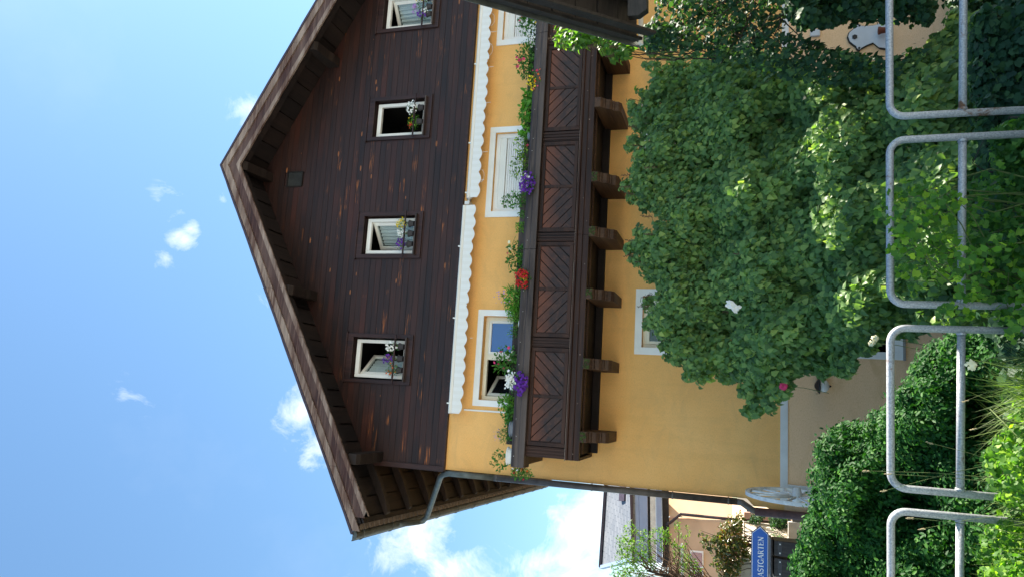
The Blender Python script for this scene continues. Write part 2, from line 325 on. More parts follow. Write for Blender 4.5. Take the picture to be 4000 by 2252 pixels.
def leaves(name, P, Nn, T, S, kind, mat, parent=None, vv=None, seed=0):
    """instanced leaf faces as one mesh: P points, Nn normals, T tip directions, S sizes"""
    P, Nn, T, S = (np.asarray(a, float) for a in (P, Nn, T, S)); n = len(P); tv, tf = LEAF[kind]; tv = np.array(tv)
    if n == 0: return None
    Nn = Nn/np.linalg.norm(Nn, axis=1, keepdims=True); T = T - Nn*(T*Nn).sum(1, keepdims=True); T /= np.maximum(np.linalg.norm(T, axis=1, keepdims=True), 1e-6)
    X = np.cross(T, Nn)
    V = P[:, None, :] + S[:, None, None]*(tv[None, :, 0:1]*X[:, None, :] + tv[None, :, 1:2]*T[:, None, :] + tv[None, :, 2:3]*Nn[:, None, :])
    k = len(tv); V = V.reshape(-1, 3)
    p = parent; off = np.zeros(3)
    while p: off += np.array(p.location); p = p.parent
    V = V - off
    li = []; ls = []; lt = []
    base = 0
    for f in tf: ls.append(base); lt.append(len(f)); li += list(f); base += len(f)
    li = np.array(li); ls = np.array(ls); lt = np.array(lt)
    LI = (li[None, :] + (np.arange(n)*k)[:, None]).ravel(); LS = (ls[None, :] + (np.arange(n)*base)[:, None]).ravel(); LT = np.tile(lt, n)
    me = bpy.data.meshes.new(name); me.vertices.add(n*k); me.vertices.foreach_set('co', V.ravel())
    me.loops.add(len(LI)); me.loops.foreach_set('vertex_index', LI); me.polygons.add(len(LS))
    me.polygons.foreach_set('loop_start', LS); me.polygons.foreach_set('loop_total', LT); me.update(calc_edges=True); me.validate()
    r = np.random.RandomState(seed); v = r.rand(n) if vv is None else np.asarray(vv)
    at_ = me.attributes.new('v', 'FLOAT', 'POINT'); at_.data.foreach_set('value', np.repeat(v, k).astype(np.float32))
    me.polygons.foreach_set('use_smooth', np.ones(len(LS), bool))
    me.materials.append(MAT[mat]); o = bpy.data.objects.new(name, me); link(o, parent); return o
def inpoly(x, y, poly):
    c = False; n = len(poly); j = n-1
    for i in range(n):
        xi, yi = poly[i]; xj, yj = poly[j]
        if (yi > y) != (yj > y) and x < (xj-xi)*(y-yi)/(yj-yi)+xi: c = not c
        j = i
    return c
def blobs_in(poly, depth, rD, seed, jit=.5, holes=(), spread=.35):
    """sphere clumps filling an outline; depth(x,y) gives the world Y; returns world centres and radii"""
    r = random.Random(seed); xs = [p[0] for p in poly]; ys = [p[1] for p in poly]; out = []
    st = rD*1.05; y = min(ys)-rD; row = 0
    while y < max(ys)+rD:
        x = min(xs)-rD + (row % 2)*st/2
        while x < max(xs)+rD:
            a, b = x+r.uniform(-jit, jit)*st, y+r.uniform(-jit, jit)*st; rr = rD*r.uniform(.7, 1.15)
            ok = inpoly(a, b, poly) and not any(inpoly(a, b, h) for h in holes)
            if ok:
                # shrink clumps whose edge would leave the outline
                for sc_ in (1, .75, .5, .3):
                    q = rr*sc_
                    if all(inpoly(a+dx*q, b+dy*q, poly) and not any(inpoly(a+dx*q, b+dy*q, h) for h in holes) for dx, dy in ((1, 0), (-1, 0), (0, 1), (0, -1))): break
                Y = depth(a, b) + r.uniform(-spread, spread); p = atd(a, b, Y); dist = (p-Vector(CAM)).length
                out.append((p, q*1.5534*dist/FPX))
            x += st
        y += st*.87; row += 1
    return out
def crown(bl, per, size, seed, droop=.7, inner=.35, minr=.03, lay=False):
    """leaf points over the clumps"""
    r = np.random.RandomState(seed); P = []; Nn = []; T = []; S = []; V = []
    rmax = np.mean([b[1] for b in bl])
    for c, rad in bl:
        n = max(2 if per < 5 else 4, int(per*(max(rad, minr)/rmax)**1.6)); d = r.normal(size=(n, 3)); d /= np.linalg.norm(d, axis=1, keepdims=True)
        d[:, 1] = np.where((d[:, 1] > .3) & (r.rand(n) < .6), -d[:, 1], d[:, 1])
        q = np.where(r.rand(n) < inner, r.uniform(.3, .85, n), r.uniform(.85, 1.22, n)); q = np.where(r.rand(n) < .07, r.uniform(1.2, 1.6, n), q)
        P.append(np.array(c) + d*(q*rad)[:, None]*np.array([1, 1, .95])); nn = d*.75 + np.array([0, -.25, .45]) + r.normal(size=(n, 3))*.42; Nn.append(d*.38+np.array([-.08, -.75, .5])+r.normal(size=(n, 3))*.40 if lay else nn)
        T.append(d*.15+np.array([.28, 0, -.9])+r.normal(size=(n, 3))*.38 if lay else d*.35 + np.array([0, 0, -droop]) + r.normal(size=(n, 3))*.5); S.append(size*r.uniform(.6, 1.25, n)); cv = r.rand()*.35
        V.append(np.clip(r.beta(1.6, 2.2, n)*.85+cv*.7-.05 + (r.rand(n) < .03)*.5, 0, 1))
    return np.concatenate(P), np.concatenate(Nn), np.concatenate(T), np.concatenate(S), np.concatenate(V)
# ---------------------------------------------------------------- setting
def struct(name, mb, mat): return tag(mb.build(name, mat), kind='structure')
gz = -1.5
def ground():
    xs = [-400, -60, -14, -9, -7, -5, -3, 0, 3, 7, 12, 60, 400]; ys = [4.05, 4.7, 5.4, 6.4, 8, 12, 20, 60, 900]; zs = [-.03, -.22, -.75, gz, gz, gz, gz+.3, -1, -1]
    v = []; f = []
    for j, y in enumerate(ys):
        for x in xs: v.append((x, y, zs[j]))
    n = len(xs)
    for j in range(len(ys)-1):
        for i in range(n-1): f.append((j*n+i, j*n+i+1, (j+1)*n+i+1, (j+1)*n+i))
    m_ = MB(); m_.add(v, f); return m_
struct('garden_ground', ground(), 'soil')
struct('road', MB().box(-400, 400, -300, 3.35, -.3, 0), 'asphalt')
struct('verge', MB().box(-400, 400, 3.352, 4.06, -.3, .02), 'grass_ground')
#@@HOUSE
# ---------------------------------------------------------------- house
HX0, HX1, HY = -1.36, 9.5, 12.0
house = empty('gabled_house', (4.1, 12, gz), label='large gabled inn house with yellow plaster below and dark brown boards in the gable', cat='house')
def wall_holes(mb, x0, x1, z0, z1, y, holes, depth):
    X = sorted({x0, x1, *[h[0] for h in holes], *[h[1] for h in holes]}); Z = sorted({z0, z1, *[h[2] for h in holes], *[h[3] for h in holes]})
    for i in range(len(X)-1):
        for j in range(len(Z)-1):
            cx, cz = (X[i]+X[i+1])/2, (Z[j]+Z[j+1])/2
            if any(h[0] < cx < h[1] and h[2] < cz < h[3] for h in holes): continue
            mb.add([(X[i], y, Z[j]), (X[i+1], y, Z[j]), (X[i+1], y, Z[j+1]), (X[i], y, Z[j+1])], [(0, 1, 2, 3)])
    for a, b, c, d in holes:
        mb.add([(a, y, c), (b, y, c), (b, y, d), (a, y, d), (a, y+depth, c), (b, y+depth, c), (b, y+depth, d), (a, y+depth, d)],
               [(0, 4, 5, 1), (1, 5, 6, 2), (2, 6, 7, 3), (3, 7, 4, 0)])
WOOD_Z = 6.58
WC, WB, WA = (-.22, 1.49), (3.19, 4.92), (6.55, 8.28)
wins1 = [(a+.11, b-.11, 4.72, 5.99) for a, b in (WC, WB, WA)]
wlow = [(.92, 1.78, 1.95, 3.17), (4.42, 5.22, 1.95, 3.18)]
cellar = (.98, 1.75, -.62, .12)
mb = MB(); wall_holes(mb, HX0, HX1, gz-.2, WOOD_Z, HY, wins1+wlow+[cellar], .20)
# lower corner of the render is thicker and has broken edges
mb.add([(HX0, HY, 1.48), (-1.40, HY+.02, 1.44), (-1.47, HY+.03, 1.37), (-1.46, HY+.03, 1.20), (-1.50, HY+.03, 1.12), (-1.49, HY+.03, -1.6), (HX0, HY, -1.6)], [(0, 1, 2, 3, 4, 5, 6)])
sh = lambda y: -.034*(y-HY)
mb.add([(HX0, HY+.0, gz-.2), (HX0+sh(24), 24, gz-.2), (HX0+sh(24), 24, 8.0), (HX0, HY, 8.0)], [(0, 1, 2, 3)])
mb.add([(HX1, HY, gz-.2), (HX1, 24, gz-.2), (HX1, 24, 8.0), (HX1, HY, 8.0)], [(0, 1, 2, 3)])
mb.add([(HX0+sh(24), 24, gz-.2), (HX1, 24, gz-.2), (HX1, 24, 8.0), (4.1, 24, 11), (HX0+sh(24), 24, 8.0)], [(0, 1, 2, 3, 4)])
mb.build('yellow_wall', 'yellow_stucco', house, fix=False)
MB().box(HX0-.005, HX1, HY-.018, HY, .885, .995).build('plaster_band', 'band_white', house, bevel=.004)
# rooms behind the openings; near-black walls paint their unlit darkness
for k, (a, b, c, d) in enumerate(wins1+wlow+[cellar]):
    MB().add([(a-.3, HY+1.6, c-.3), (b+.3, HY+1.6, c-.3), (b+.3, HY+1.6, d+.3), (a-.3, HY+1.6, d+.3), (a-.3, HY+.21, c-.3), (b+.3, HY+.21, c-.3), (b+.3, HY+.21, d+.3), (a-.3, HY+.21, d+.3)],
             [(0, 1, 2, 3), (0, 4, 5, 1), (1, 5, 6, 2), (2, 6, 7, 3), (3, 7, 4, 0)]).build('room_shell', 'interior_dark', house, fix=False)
# gable cladding: overlapping horizontal boards
AX, SZ = 4.10, 11.04
def roofz(x): return SZ - .545*abs(x-AX)
uw = [(.17, .88), (2.52, 3.21), (4.87, 5.55), (7.14, 7.84)]; UZ0, UZ1 = 7.474, 8.516
cas = .10
uh = [(a-.03, b+.03, UZ0-.03, UZ1+.03) for a, b in uw]
vent = (3.905, 4.19, 10.07, 10.39)
holes = uh+[vent]
mb = MB(); z = WOOD_Z; bh = .118; r_ = random.Random(3); k = 0
while z < SZ-.02:
    z1 = min(z+bh, SZ-.01)
    def xr(zz): 
        h = (SZ-zz)/.545; return max(HX0, AX-h), min(HX1, AX+h)
    seg = [(xr(z), xr(z1))]; xl0, xh0 = xr(z); xl1, xh1 = xr(z1)
    cuts = sorted([(h[0], h[1]) for h in holes if h[2] < z1-.01 and h[3] > z+.01])
    cur0, cur1 = xl0, xl1; tilt = r_.uniform(-.004, .004)
    def strip(a0, a1, b0, b1):
        yb, yt = HY-.053+tilt*.4, HY-.048+tilt*.4
        mb.add([(a0, yb, z+.002), (b0, yb, z+.002), (b1, yt, z1), (a1, yt, z1), (a0, HY-.03, z), (b0, HY-.03, z)], [(0, 1, 2, 3), (0, 4, 5, 1)])
    for ca, cb in cuts:
        if ca > max(cur0, cur1): strip(cur0, cur1, ca, ca)
        cur0 = cur1 = cb
    strip(cur0, cur1, xh0, xh1); z += bh
mb.build('board_cladding', 'cladding', house, fix=False)
mb = MB(); mb.add([(HX0, HY-.025, WOOD_Z-.0), (HX1, HY-.025, WOOD_Z), (HX1, HY-.025, 8.07), (AX, HY-.025, SZ), (HX0, HY-.025, 8.07)], [(0, 1, 2, 3, 4)])
# backing behind boards has the same openings
mb = MB(); zz = [WOOD_Z, UZ0-.03, UZ1+.03]
wall_holes(mb, HX0, HX1, WOOD_Z, 8.05, HY-.03, [(a, b, c, 8.05) for a, b, c, d in uh], .001)
for a, b in [(HX0, uh[0][0])] + [(uh[i][1], uh[i+1][0]) for i in range(3)] + [(uh[3][1], HX1)]:
    mb.add([(a, HY-.03, 8.05), (b, HY-.03, 8.05), (b, HY-.03, min(roofz(b), 8.55)), (a, HY-.03, min(roofz(a), 8.55))], [(0, 1, 2, 3)])
for a, b, c, d in uh: mb.add([(a, HY-.06, d), (b, HY-.06, d), (b, HY+.25, d), (a, HY+.25, d)], [(0, 1, 2, 3)])
for a, b, c, d in uh:
    for x in (a, b): mb.add([(x, HY-.06, c), (x, HY+.25, c), (x, HY+.25, d), (x, HY-.06, d)], [(0, 1, 2, 3)])
mb.add([(HX0, HY-.03, 8.55), (HX1, HY-.03, 8.55), (AX+(SZ-8.55)/.545, HY-.03, 8.55), (AX, HY-.03, SZ)], [(0, 2, 3)])
mb.build('gable_backing', 'casing', house, fix=False)
MB().box(HX0-.02, HX1+.02, HY-.072, HY+.0, WOOD_Z-.055, WOOD_Z+.004).build('drip_board', 'casing', house, bevel=.004)
MB().box(HX0-.035, HX0+.055, HY-.085, HY+.02, WOOD_Z-.05, 7.95).build('corner_board', 'casing', house, bevel=.004)
vb = MB(); vb.box(vent[0]-.02, vent[1]+.02, HY-.05, HY-.032, vent[2]-.02, vent[3]+.02).build('vent_hatch', 'vent_grey', house, bevel=.004)
mb = MB()
for a, b, c, d in ((vent[0]-.02, vent[1]+.02, vent[3], vent[3]+.02), (vent[0]-.02, vent[1]+.02, vent[2]-.02, vent[2]), (vent[0]-.02, vent[0], vent[2], vent[3]), (vent[1], vent[1]+.02, vent[2], vent[3])):
    mb.box(a, b, HY-.068, HY-.04, c, d)
mb.build('vent_frame', 'interior_dark', house)
# attic windows
def attic_window(a, b, hinge, ang, nm=None):
    fr = MB(); y = HY+.02; t = .062
    for q in ((a, a+t, UZ0, UZ1), (b-t, b, UZ0, UZ1), (a+t, b-t, UZ1-t-.02, UZ1), (a+t, b-t, UZ0, UZ0+t)): fr.box(q[0], q[1], y, y+.07, q[2], q[3])
    win = fr.build('attic_window', 'plastic_white', house, bevel=.006)
    c = MB(); k_ = .075
    c.box(a-k_-.03, a-.03, HY-.085, HY-.03, UZ0-.16, UZ1+.15); c.box(b+.03, b+k_+.03, HY-.085, HY-.03, UZ0-.16, UZ1+.15)
    c.box(a-.03, b+.03, HY-.084, HY-.03, UZ1+.03, UZ1+.15); c.box(a-.03, b+.03, HY-.084, HY-.03, UZ0-.16, UZ0-.03)
    c.box(a-k_-.05, b+k_+.05, HY-.10, HY-.03, UZ1+.151, UZ1+.185)
    c.build('casing', 'casing', win, bevel=.006)
    s = MB(); s.box(a-.05, b+.05, HY-.15, HY+.1, UZ0-.06, UZ0-.031); s.build('sill', 'rail_wood', win, bevel=.004)
    MB().box(a-.10, b+.10, HY-.17, HY-.14, UZ0+.15, UZ0+.175).build('flower_bar', 'casing', win, bevel=.004)
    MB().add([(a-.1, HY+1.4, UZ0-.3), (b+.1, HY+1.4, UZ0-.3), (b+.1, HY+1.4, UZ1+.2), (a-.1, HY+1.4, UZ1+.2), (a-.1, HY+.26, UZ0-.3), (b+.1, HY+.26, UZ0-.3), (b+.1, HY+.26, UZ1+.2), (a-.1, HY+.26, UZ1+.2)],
             [(0, 1, 2, 3), (0, 4, 5, 1), (1, 5, 6, 2), (2, 6, 7, 3), (3, 7, 4, 0)]).build('room_shell', 'interior_dark', win, fix=False)  # near-black shell paints the dark of an unlit room
    if ang:
        w_ = (b-a)-2*t+.03; hx = a+t-.01 if hinge < 0 else b-t+.01; sg = 1 if hinge < 0 else -1
        D = Vector((sg*math.cos(R(ang)), math.sin(R(ang)), 0)); O = Vector((hx, y+.08, 0)); z0, z1 = UZ0+.06, UZ1-.08
        s = MB(); P = lambda u, zq: (O + D*u).to_tuple()[:2] + (zq,)
        for u0, u1, q0, q1 in ((0, .065, z0, z1), (w_-.065, w_, z0, z1), (.065, w_-.065, z1-.065, z1), (.065, w_-.065, z0, z0+.065)):
            s.bar(P((u0+u1)/2, q0), P((u0+u1)/2, q1), .055, u1-u0, up=D)
        s.build('sash', 'plastic_white', win, bevel=.004)
        g = MB(); g.bar(P(w_/2, z0+.06), P(w_/2, z1-.06), .008, w_-.13, up=D); g.build('pane', 'clear_glass', win)
        nrm = Vector((D.y, -D.x, 0))*(sg)
        cu = MB(); n = 46
        for i in range(n+1):
            u = .07+(w_-.14)*i/n; o = .016*math.sin(i*.82)
            for zq in (z0+.07, z1-.07): cu.v.append(tuple(O + D*u + nrm*(-.045+o) + Vector((0, 0, zq))))
        for i in range(n): cu.f.append((2*i, 2*i+2, 2*i+3, 2*i+1))
        cu.build('net_curtain', 'curtain', win, fix=False)
    return win
attic_window(*uw[0], -1, 52); attic_window(*uw[1], 1, 40); attic_window(*uw[2], 1, 0); attic_window(*uw[3], 1, 38)
# first floor windows with white plaster surrounds
def surround(mb, a, b, c, d, wdt, y0, y1):
    mb.box(a-wdt, a, y0, y1, c-wdt, d+wdt); mb.box(b, b+wdt, y0, y1, c-wdt, d+wdt); mb.box(a, b, y0, y1, d, d+wdt); mb.box(a, b, y0, y1, c-wdt, c)
def frame_rect(mb, a, b, c, d, t, y0, y1):
    mb.box(a, a+t, y0, y1, c, d); mb.box(b-t, b, y0, y1, c, d); mb.box(a+t, b-t, y0, y1, d-t, d); mb.box(a+t, b-t, y0, y1, c, c+t)
a, b, c, d = wins1[0]
s = MB(); surround(s, a, b, c, d, .11, HY-.02, HY+.001); win = s.build('casement_window', 'white_trim', house, bevel=.004)
s = MB(); frame_rect(s, a+.002, b-.002, c, d-.002, .07, HY+.12, HY+.19); mid = (a+b)/2+.02; s.box(mid-.05, mid+.05, HY+.115, HY+.19, c+.07, d-.07); s.build('frame', 'cream_frame', win, bevel=.005)
s = MB(); frame_rect(s, mid+.05, b-.07, c+.07, d-.07, .045, HY+.125, HY+.175); s.build('sash', 'plastic_white', win, bevel=.004)
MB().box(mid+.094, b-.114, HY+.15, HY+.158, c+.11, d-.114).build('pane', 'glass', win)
s = MB(); D = Vector((math.cos(R(55)), math.sin(R(55)), 0)); O = Vector((a+.08, HY+.2, 0)); wl = .62
for u0, u1, q0, q1 in ((0, .06, c+.08, d-.08), (wl-.06, wl, c+.08, d-.08), (.06, wl-.06, d-.14, d-.08), (.06, wl-.06, c+.08, c+.14)):
    p = O + D*(u0+u1)/2; s.bar((p.x, p.y, q0), (p.x, p.y, q1), .05, u1-u0, up=D)
s.build('sash', 'plastic_white', win, bevel=.004)
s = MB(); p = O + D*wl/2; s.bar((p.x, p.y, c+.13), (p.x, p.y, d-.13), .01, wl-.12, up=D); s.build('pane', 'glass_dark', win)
for (a, b, c, d) in wins1[1:]:
    s = MB(); surround(s, a, b, c, d, .11, HY-.02, HY+.001); win = s.build('shuttered_window', 'white_trim', house, bevel=.004)
    s = MB(); frame_rect(s, a+.002, b-.002, c, d-.002, .08, HY+.06, HY+.13); s.build('frame', 'white_trim', win, bevel=.005)
    MB().box(a+.08, b-.08, HY+.07, HY+.16, d-.20, d-.081).build('shutter_box', 'plastic_white', win, bevel=.004)
    s = MB(); z = c+.08
    while z < d-.21: s.prism([(HY+.115, z), (HY+.100, z+.008), (HY+.100, z+.036), (HY+.115, z+.042)], 0, a+.081, b-.081); z += .043
    s.build('roller_shutter', 'shutter', win)
for (a, b, c, d) in wlow:
    s = MB(); surround(s, a, b, c, d, .12, HY-.02, HY+.001); win = s.build('lower_window', 'white_trim', house, bevel=.004)
    s = MB(); frame_rect(s, a+.002, b-.002, c, d-.002, .06, HY+.09, HY+.16); frame_rect(s, a+.064, b-.064, c+.062, d-.064, .05, HY+.075, HY+.15); s.build('frame', 'cream_frame', win, bevel=.004)
    MB().box(a+.11, b-.11, HY+.11, HY+.118, c+.11, d-.11).build('pane', 'clear_glass', win)
    cu = MB(); n = 50
    for i in range(n+1):
        x = a+.1+(b-a-.2)*i/n
        for zq in (c+.1, d-.42+.06*math.sin(i*.5)): cu.v.append((x, HY+.19+.015*math.sin(i*1.7), zq))
    for i in range(n): cu.f.append((2*i, 2*i+2, 2*i+3, 2*i+1))
    cu.build('net_curtain', 'curtain', win, fix=False)
a, b, c, d = cellar
s = MB(); surround(s, a, b, c, d, .11, HY-.02, HY+.001); win = s.build('cellar_window', 'white_trim', house, bevel=.004)
s = MB(); s.box(a-.12, b+.12, HY-.06, HY+.02, c-.14, c-.111); s.build('sill', 'stone', win, bevel=.004)
s = MB()
for i in range(4): s.tube([(a+.12+i*.17, HY+.06, c), (a+.12+i*.17, HY+.06, d)], .009, 6)
s.build('window_bar', 'black_iron', win)
# window seen between the wall plaster band and the awning crank: thin white cable duct
MB().box(-.315, -.285, HY-.03, HY, 5.2, 6.25).build('cable_duct', 'plastic_white', house, bevel=.004)
# roof: boards below, weathered verge boards, tile slab
YF, YB = 11.10, 24.4
def TL(y): return sh(y)
def roofpt(side, s, y, dz=0):
    """s = horizontal distance from the ridge"""
    x = AX + side*s
    if side < 0: x += sh(y)*(s/6.5)
    return (x, y, SZ - .545*s + dz)
mb = MB(); EL = 6.40
for side in (-1, 1):
    s0 = 0.0; i = 0; r_ = random.Random(5)
    while s0 < EL:
        s1 = min(s0+.30, EL); dz = .0 if i % 2 else .018; g = .012
        mb.add([roofpt(side, s0+g, YF+.02, dz), roofpt(side, s1-g, YF+.02, dz), roofpt(side, s1-g, YB, dz), roofpt(side, s0+g, YB, dz),
                roofpt(side, s0+g, YF+.02, dz+.03), roofpt(side, s1-g, YF+.02, dz+.03), roofpt(side, s1-g, YB, dz+.03), roofpt(side, s0+g, YB, dz+.03)],
               [(0, 1, 2, 3), (4, 5, 6, 7), (0, 1, 5, 4), (1, 2, 6, 5), (2, 3, 7, 6), (3, 0, 4, 7)])
        s0 = s1; i += 1
roof = mb.build('roof', 'soffit', house)
mb = MB()
for side in (-1, 1):
    e = EL+.10
    mb.add([roofpt(side, 0, YF-.03, .16), roofpt(side, e, YF-.03, .16), roofpt(side, e, YB, .16), roofpt(side, 0, YB, .16),
            roofpt(side, 0, YF-.03, .275), roofpt(side, e, YF-.03, .275), roofpt(side, e, YB, .275), roofpt(side, 0, YB, .275)],
           [(0, 1, 2, 3), (4, 5, 6, 7), (0, 1, 5, 4), (1, 2, 6, 5), (2, 3, 7, 6), (3, 0, 4, 7)])
mb.build('tile_covering', 'roof_tile', roof)
mb = MB()
for side in (-1, 1):
    mb.add([roofpt(side, 0, YF+.02, .06), roofpt(side, EL, YF+.02, .06), roofpt(side, EL, YB, .06), roofpt(side, 0, YB, .06),
            roofpt(side, 0, YF+.02, .15), roofpt(side, EL, YF+.02, .15), roofpt(side, EL, YB, .15), roofpt(side, 0, YB, .15)],
           [(0, 1, 2, 3), (4, 5, 6, 7), (0, 1, 5, 4), (1, 2, 6, 5), (2, 3, 7, 6), (3, 0, 4, 7)])
mb.build('roof_deck', 'soffit', roof)
def verge(side, s0, s1, y0, y1, dz0, dz1, name, mat, par, chamf=0):
    mb = MB(); n = 40; r_ = random.Random(int(s1*10)+side)
    top = []; bot = []
    for i in range(n+1):
        s_ = s0+(s1-s0)*i/n; j = r_.uniform(-.004, .004); top.append((s_, dz1+j)); bot.append((s_, dz0+r_.uniform(-.006, .006)))
    if chamf: bot[-1] = (bot[-1][0]-.10, bot[-1][1]); 
    for y in (y0, y1):
        for (s_, dz) in top+bot: mb.v.append(roofpt(side, s_, y, dz))
    N2 = 2*(n+1); n1 = n+1
    for i in range(n):
        mb.f += [(i, i+1, n1+i+1, n1+i), (N2+i, N2+n1+i, N2+n1+i+1, N2+i+1), (i, N2+i, N2+i+1, i+1), (n1+i, n1+i+1, N2+n1+i+1, N2+n1+i)]
    mb.f += [(0, n1, N2+n1, N2), (n, N2+n, N2+n1+n, n1+n)]
    return mb.build(name, mat, par)
for side in (-1, 1):
    verge(side, 0, 6.58, YF-.045, YF-.02, .255, .305, 'verge_flashing', 'pipe_dark', roof)
    e = 6.52 if side < 0 else 6.5
    for q0, q1 in ((0, 2.42), (2.425, 5.5), (5.505, e)):
        verge(side, q0, q1, YF-.035, YF-.005, .115, .25, 'upper_barge_board', 'weathered', roof)
    verge(side, 0, 6.3, YF-.012, YF+.02, -.06, .112, 'barge_board', 'worn_brown', roof)
    for q0, q1 in ((0, 3.3), (3.305, 5.7), (5.705, 6.28)):
        verge(side, q0, q1, YF-.022, YF+.018, -.15, -.061, 'barge_edge', 'weathered', roof, chamf=q1 > 6.2)
    verge(side, 0, 6.1, YF+.06, YF+.20, -.12, .0, 'verge_rafter', 'soffit', roof)
# purlins reaching out to the barge boards
for (x, zt) in ((-1.24, 8.0), (1.67, None), (6.48, None), (9.4, 8.05), (AX, None)):
    zt = roofz(x)-.02 if zt is None else zt; w_ = .09
    mb = MB(); mb.prism([(YF+.05, zt), (YF+.05, zt-.16), (YF+.12, zt-.21), (YF+.5, zt-.23), (YF+.62, zt-.26), (HY+.0, zt-.26), (HY+.0, zt)], 0, x-w_, x+w_)
    mb.build('purlin', 'rafter', roof, bevel=.006)
# eaves on the left side: rafters with worn ends, tile edge, gutter
for i in range(13):
    y = 11.95+i*.92; s0, s1 = 5.3, 6.33; mb = MB(); pr = []
    for s_, t, b_ in ((s0, -.002, -.15), (s0+.5, -.002, -.16), (s1-.22, -.002, -.13), (s1-.05, -.002, -.09), (s1, -.002, -.03)):
        pr.append((s_, t, b_))
    for yy in (y-.06, y+.06):
        for s_, t, b_ in pr: mb.v.append(roofpt(-1, s_, yy, t)); mb.v.append(roofpt(-1, s_, yy, b_))
    n = len(pr)*2
    for k in range(len(pr)-1):
        a = 2*k; mb.f += [(a, a+1, a+3, a+2), (n+a, n+a+2, n+a+3, n+a+1), (a+1, n+a+1, n+a+3, a+3), (a, a+2, n+a+2, n+a)]
    mb.f += [(n-2, n-1, 2*n-1, 2*n-2), (0, n, n+1, 1)]
    mb.build('rafter', 'rafter', roof, bevel=.008)
mb = MB(); n = 74
for i in range(n+1):
    y = 11.14+i*.178; a_ = roofpt(-1, 6.40, y, .13)
    for dy, dzz in ((0, 0), (.12, 0), (.121, .03), (.177, .03)):
        b_ = len(mb.v); mb.v += [(a_[0]-.02, y+dy, a_[2]+.03), (a_[0]-.11, y+dy, a_[2]-.05+dzz), (a_[0]-.02, y+dy, a_[2]-.03+dzz)]
        if b_: mb.f += [(b_-3, b_, b_+1, b_-2), (b_-2, b_+1, b_+2, b_-1)]
mb.build('tile_edge', 'tile_end', roof, fix=False)
def gutter(x0, y0, x1, y1, z, r, parent, name='gutter', mat='zinc', n=10):
    mb = MB(); prof = [(math.cos(math.pi+math.pi*k/n), math.sin(math.pi+math.pi*k/n)) for k in range(n+1)]; prof = [(a*r, b*r) for a, b in prof] + [(r-.006, 0)] + [(a*(r-.006), b*(r-.006)) for a, b in [(math.cos(-math.pi*k/n), math.sin(-math.pi*k/n)) for k in range(1, n+1)]]
    prof = [(a, b) for a, b in prof]; d = (Vector((x1, y1, 0))-Vector((x0, y0, 0))).normalized(); sd = Vector((d.y, -d.x, 0))
    for (x, y) in ((x0, y0), (x1, y1)):
        for a, b in prof: mb.v.append(tuple(Vector((x, y, z)) + sd*a + Vector((0, 0, b))))
    m_ = len(prof)
    for i in range(m_): mb.f.append((i, (i+1) % m_, (i+1) % m_+m_, i+m_))
    for base in (0, m_): mb.f.append(tuple(base+i for i in range(n+1)))
    mb.tube([Vector((x0, y0, z))-sd*(r+.004)*1, Vector((x1, y1, z))-sd*(r+.004)], .012, 6)
    return mb.build(name, mat, parent)
gx = lambda y: -2.47 - .034*(y-11.1)
gut = gutter(gx(11.12), 11.12, gx(24.3), 24.3, 7.76, .085, house)
for i in range(12):
    mb = MB(); y = 11.35+i*1.1; mb.tube([(gx(y)+.10*math.cos(a), y, 7.755-.098*math.sin(a)) for a in [math.pi*k/8 for k in range(9)]], .006, 5)
    mb.build('gutter_bracket', 'zinc', gut)
mb = MB(); px, py = -1.415, 11.955
mb.tube([(gx(13.0), 12.75, 7.72), (gx(13.0), 13.0, 7.60), (gx(13.1), 13.22, 7.52), (gx(13.1)+.02, 13.28, 7.44), (gx(13)+.12, 13.2, 7.33), (-1.50, 12.12, 6.66), (-1.445, 12.0, 6.56), (px, py, 6.44), (px, py, 5.6)], .052, 12)
mb.build('downpipe_bend', 'zinc', house, smooth=True)
mb = MB(); mb.tube([(px, py, 5.6), (px, py, 1.62)], .053, 12); mb.tube([(px, py, 1.66), (px-.01, py, 1.55), (px-.10, py-.01, 1.40), (px-.12, py-.01, 1.30)], .05, 12)
dp = mb.build('downpipe', 'pipe_brown', house, smooth=True)
mb = MB(); mb.tube([(px-.12, py-.01, 1.36), (px-.12, py-.01, gz-.1)], .062, 12); mb.build('lower_downpipe', 'lower_pipe', house, smooth=True)
for z in (5.55, 3.9, 2.6, 1.75): MB().tube([(px, py, z-.012), (px, py, z+.012)], .058, 12).build('pipe_clamp', 'pipe_brown', dp)
# ---------------------------------------------------------------- balcony
bal = MB().box(-.86, 9.3, 10.98, HY, 3.96, 4.02).build('balcony', 'soffit', house)
BF = 10.95
def profile_beam(name, x0, x1, prof, mat, par): 
    mb = MB(); mb.prism(prof, 0, x0, x1); return mb.build(name, mat, par, bevel=.003)
beam = [(BF, 3.93), (BF, 4.02), (BF-.015, 4.03), (BF-.015, 4.10), (BF-.045, 4.115), (BF-.045, 4.14), (BF+.08, 4.14), (BF+.08, 3.93)]
joints = [-.93, 2.6, 6.0, 9.35]
for i in range(3): profile_beam('floor_beam', joints[i]+.002, joints[i+1]-.002, beam, 'balcony_wood', bal)
mb = MB(); mb.box(-.94, 9.35, BF-.048, BF-.03, 4.141, 4.146); mb.build('drip_edge', 'weathered', bal)
rail = [(BF-.10, 4.77), (BF-.10, 4.86), (BF-.085, 4.875), (BF-.085, 4.95), (BF-.065, 4.99), (BF-.03, 5.0), (BF-.03, 4.77)]
rj = [-1.10, 2.35, 6.1, 9.35]
for i in range(3): profile_beam('flower_trough', rj[i]+.003, rj[i+1]-.003, rail, 'rail_wood', bal)
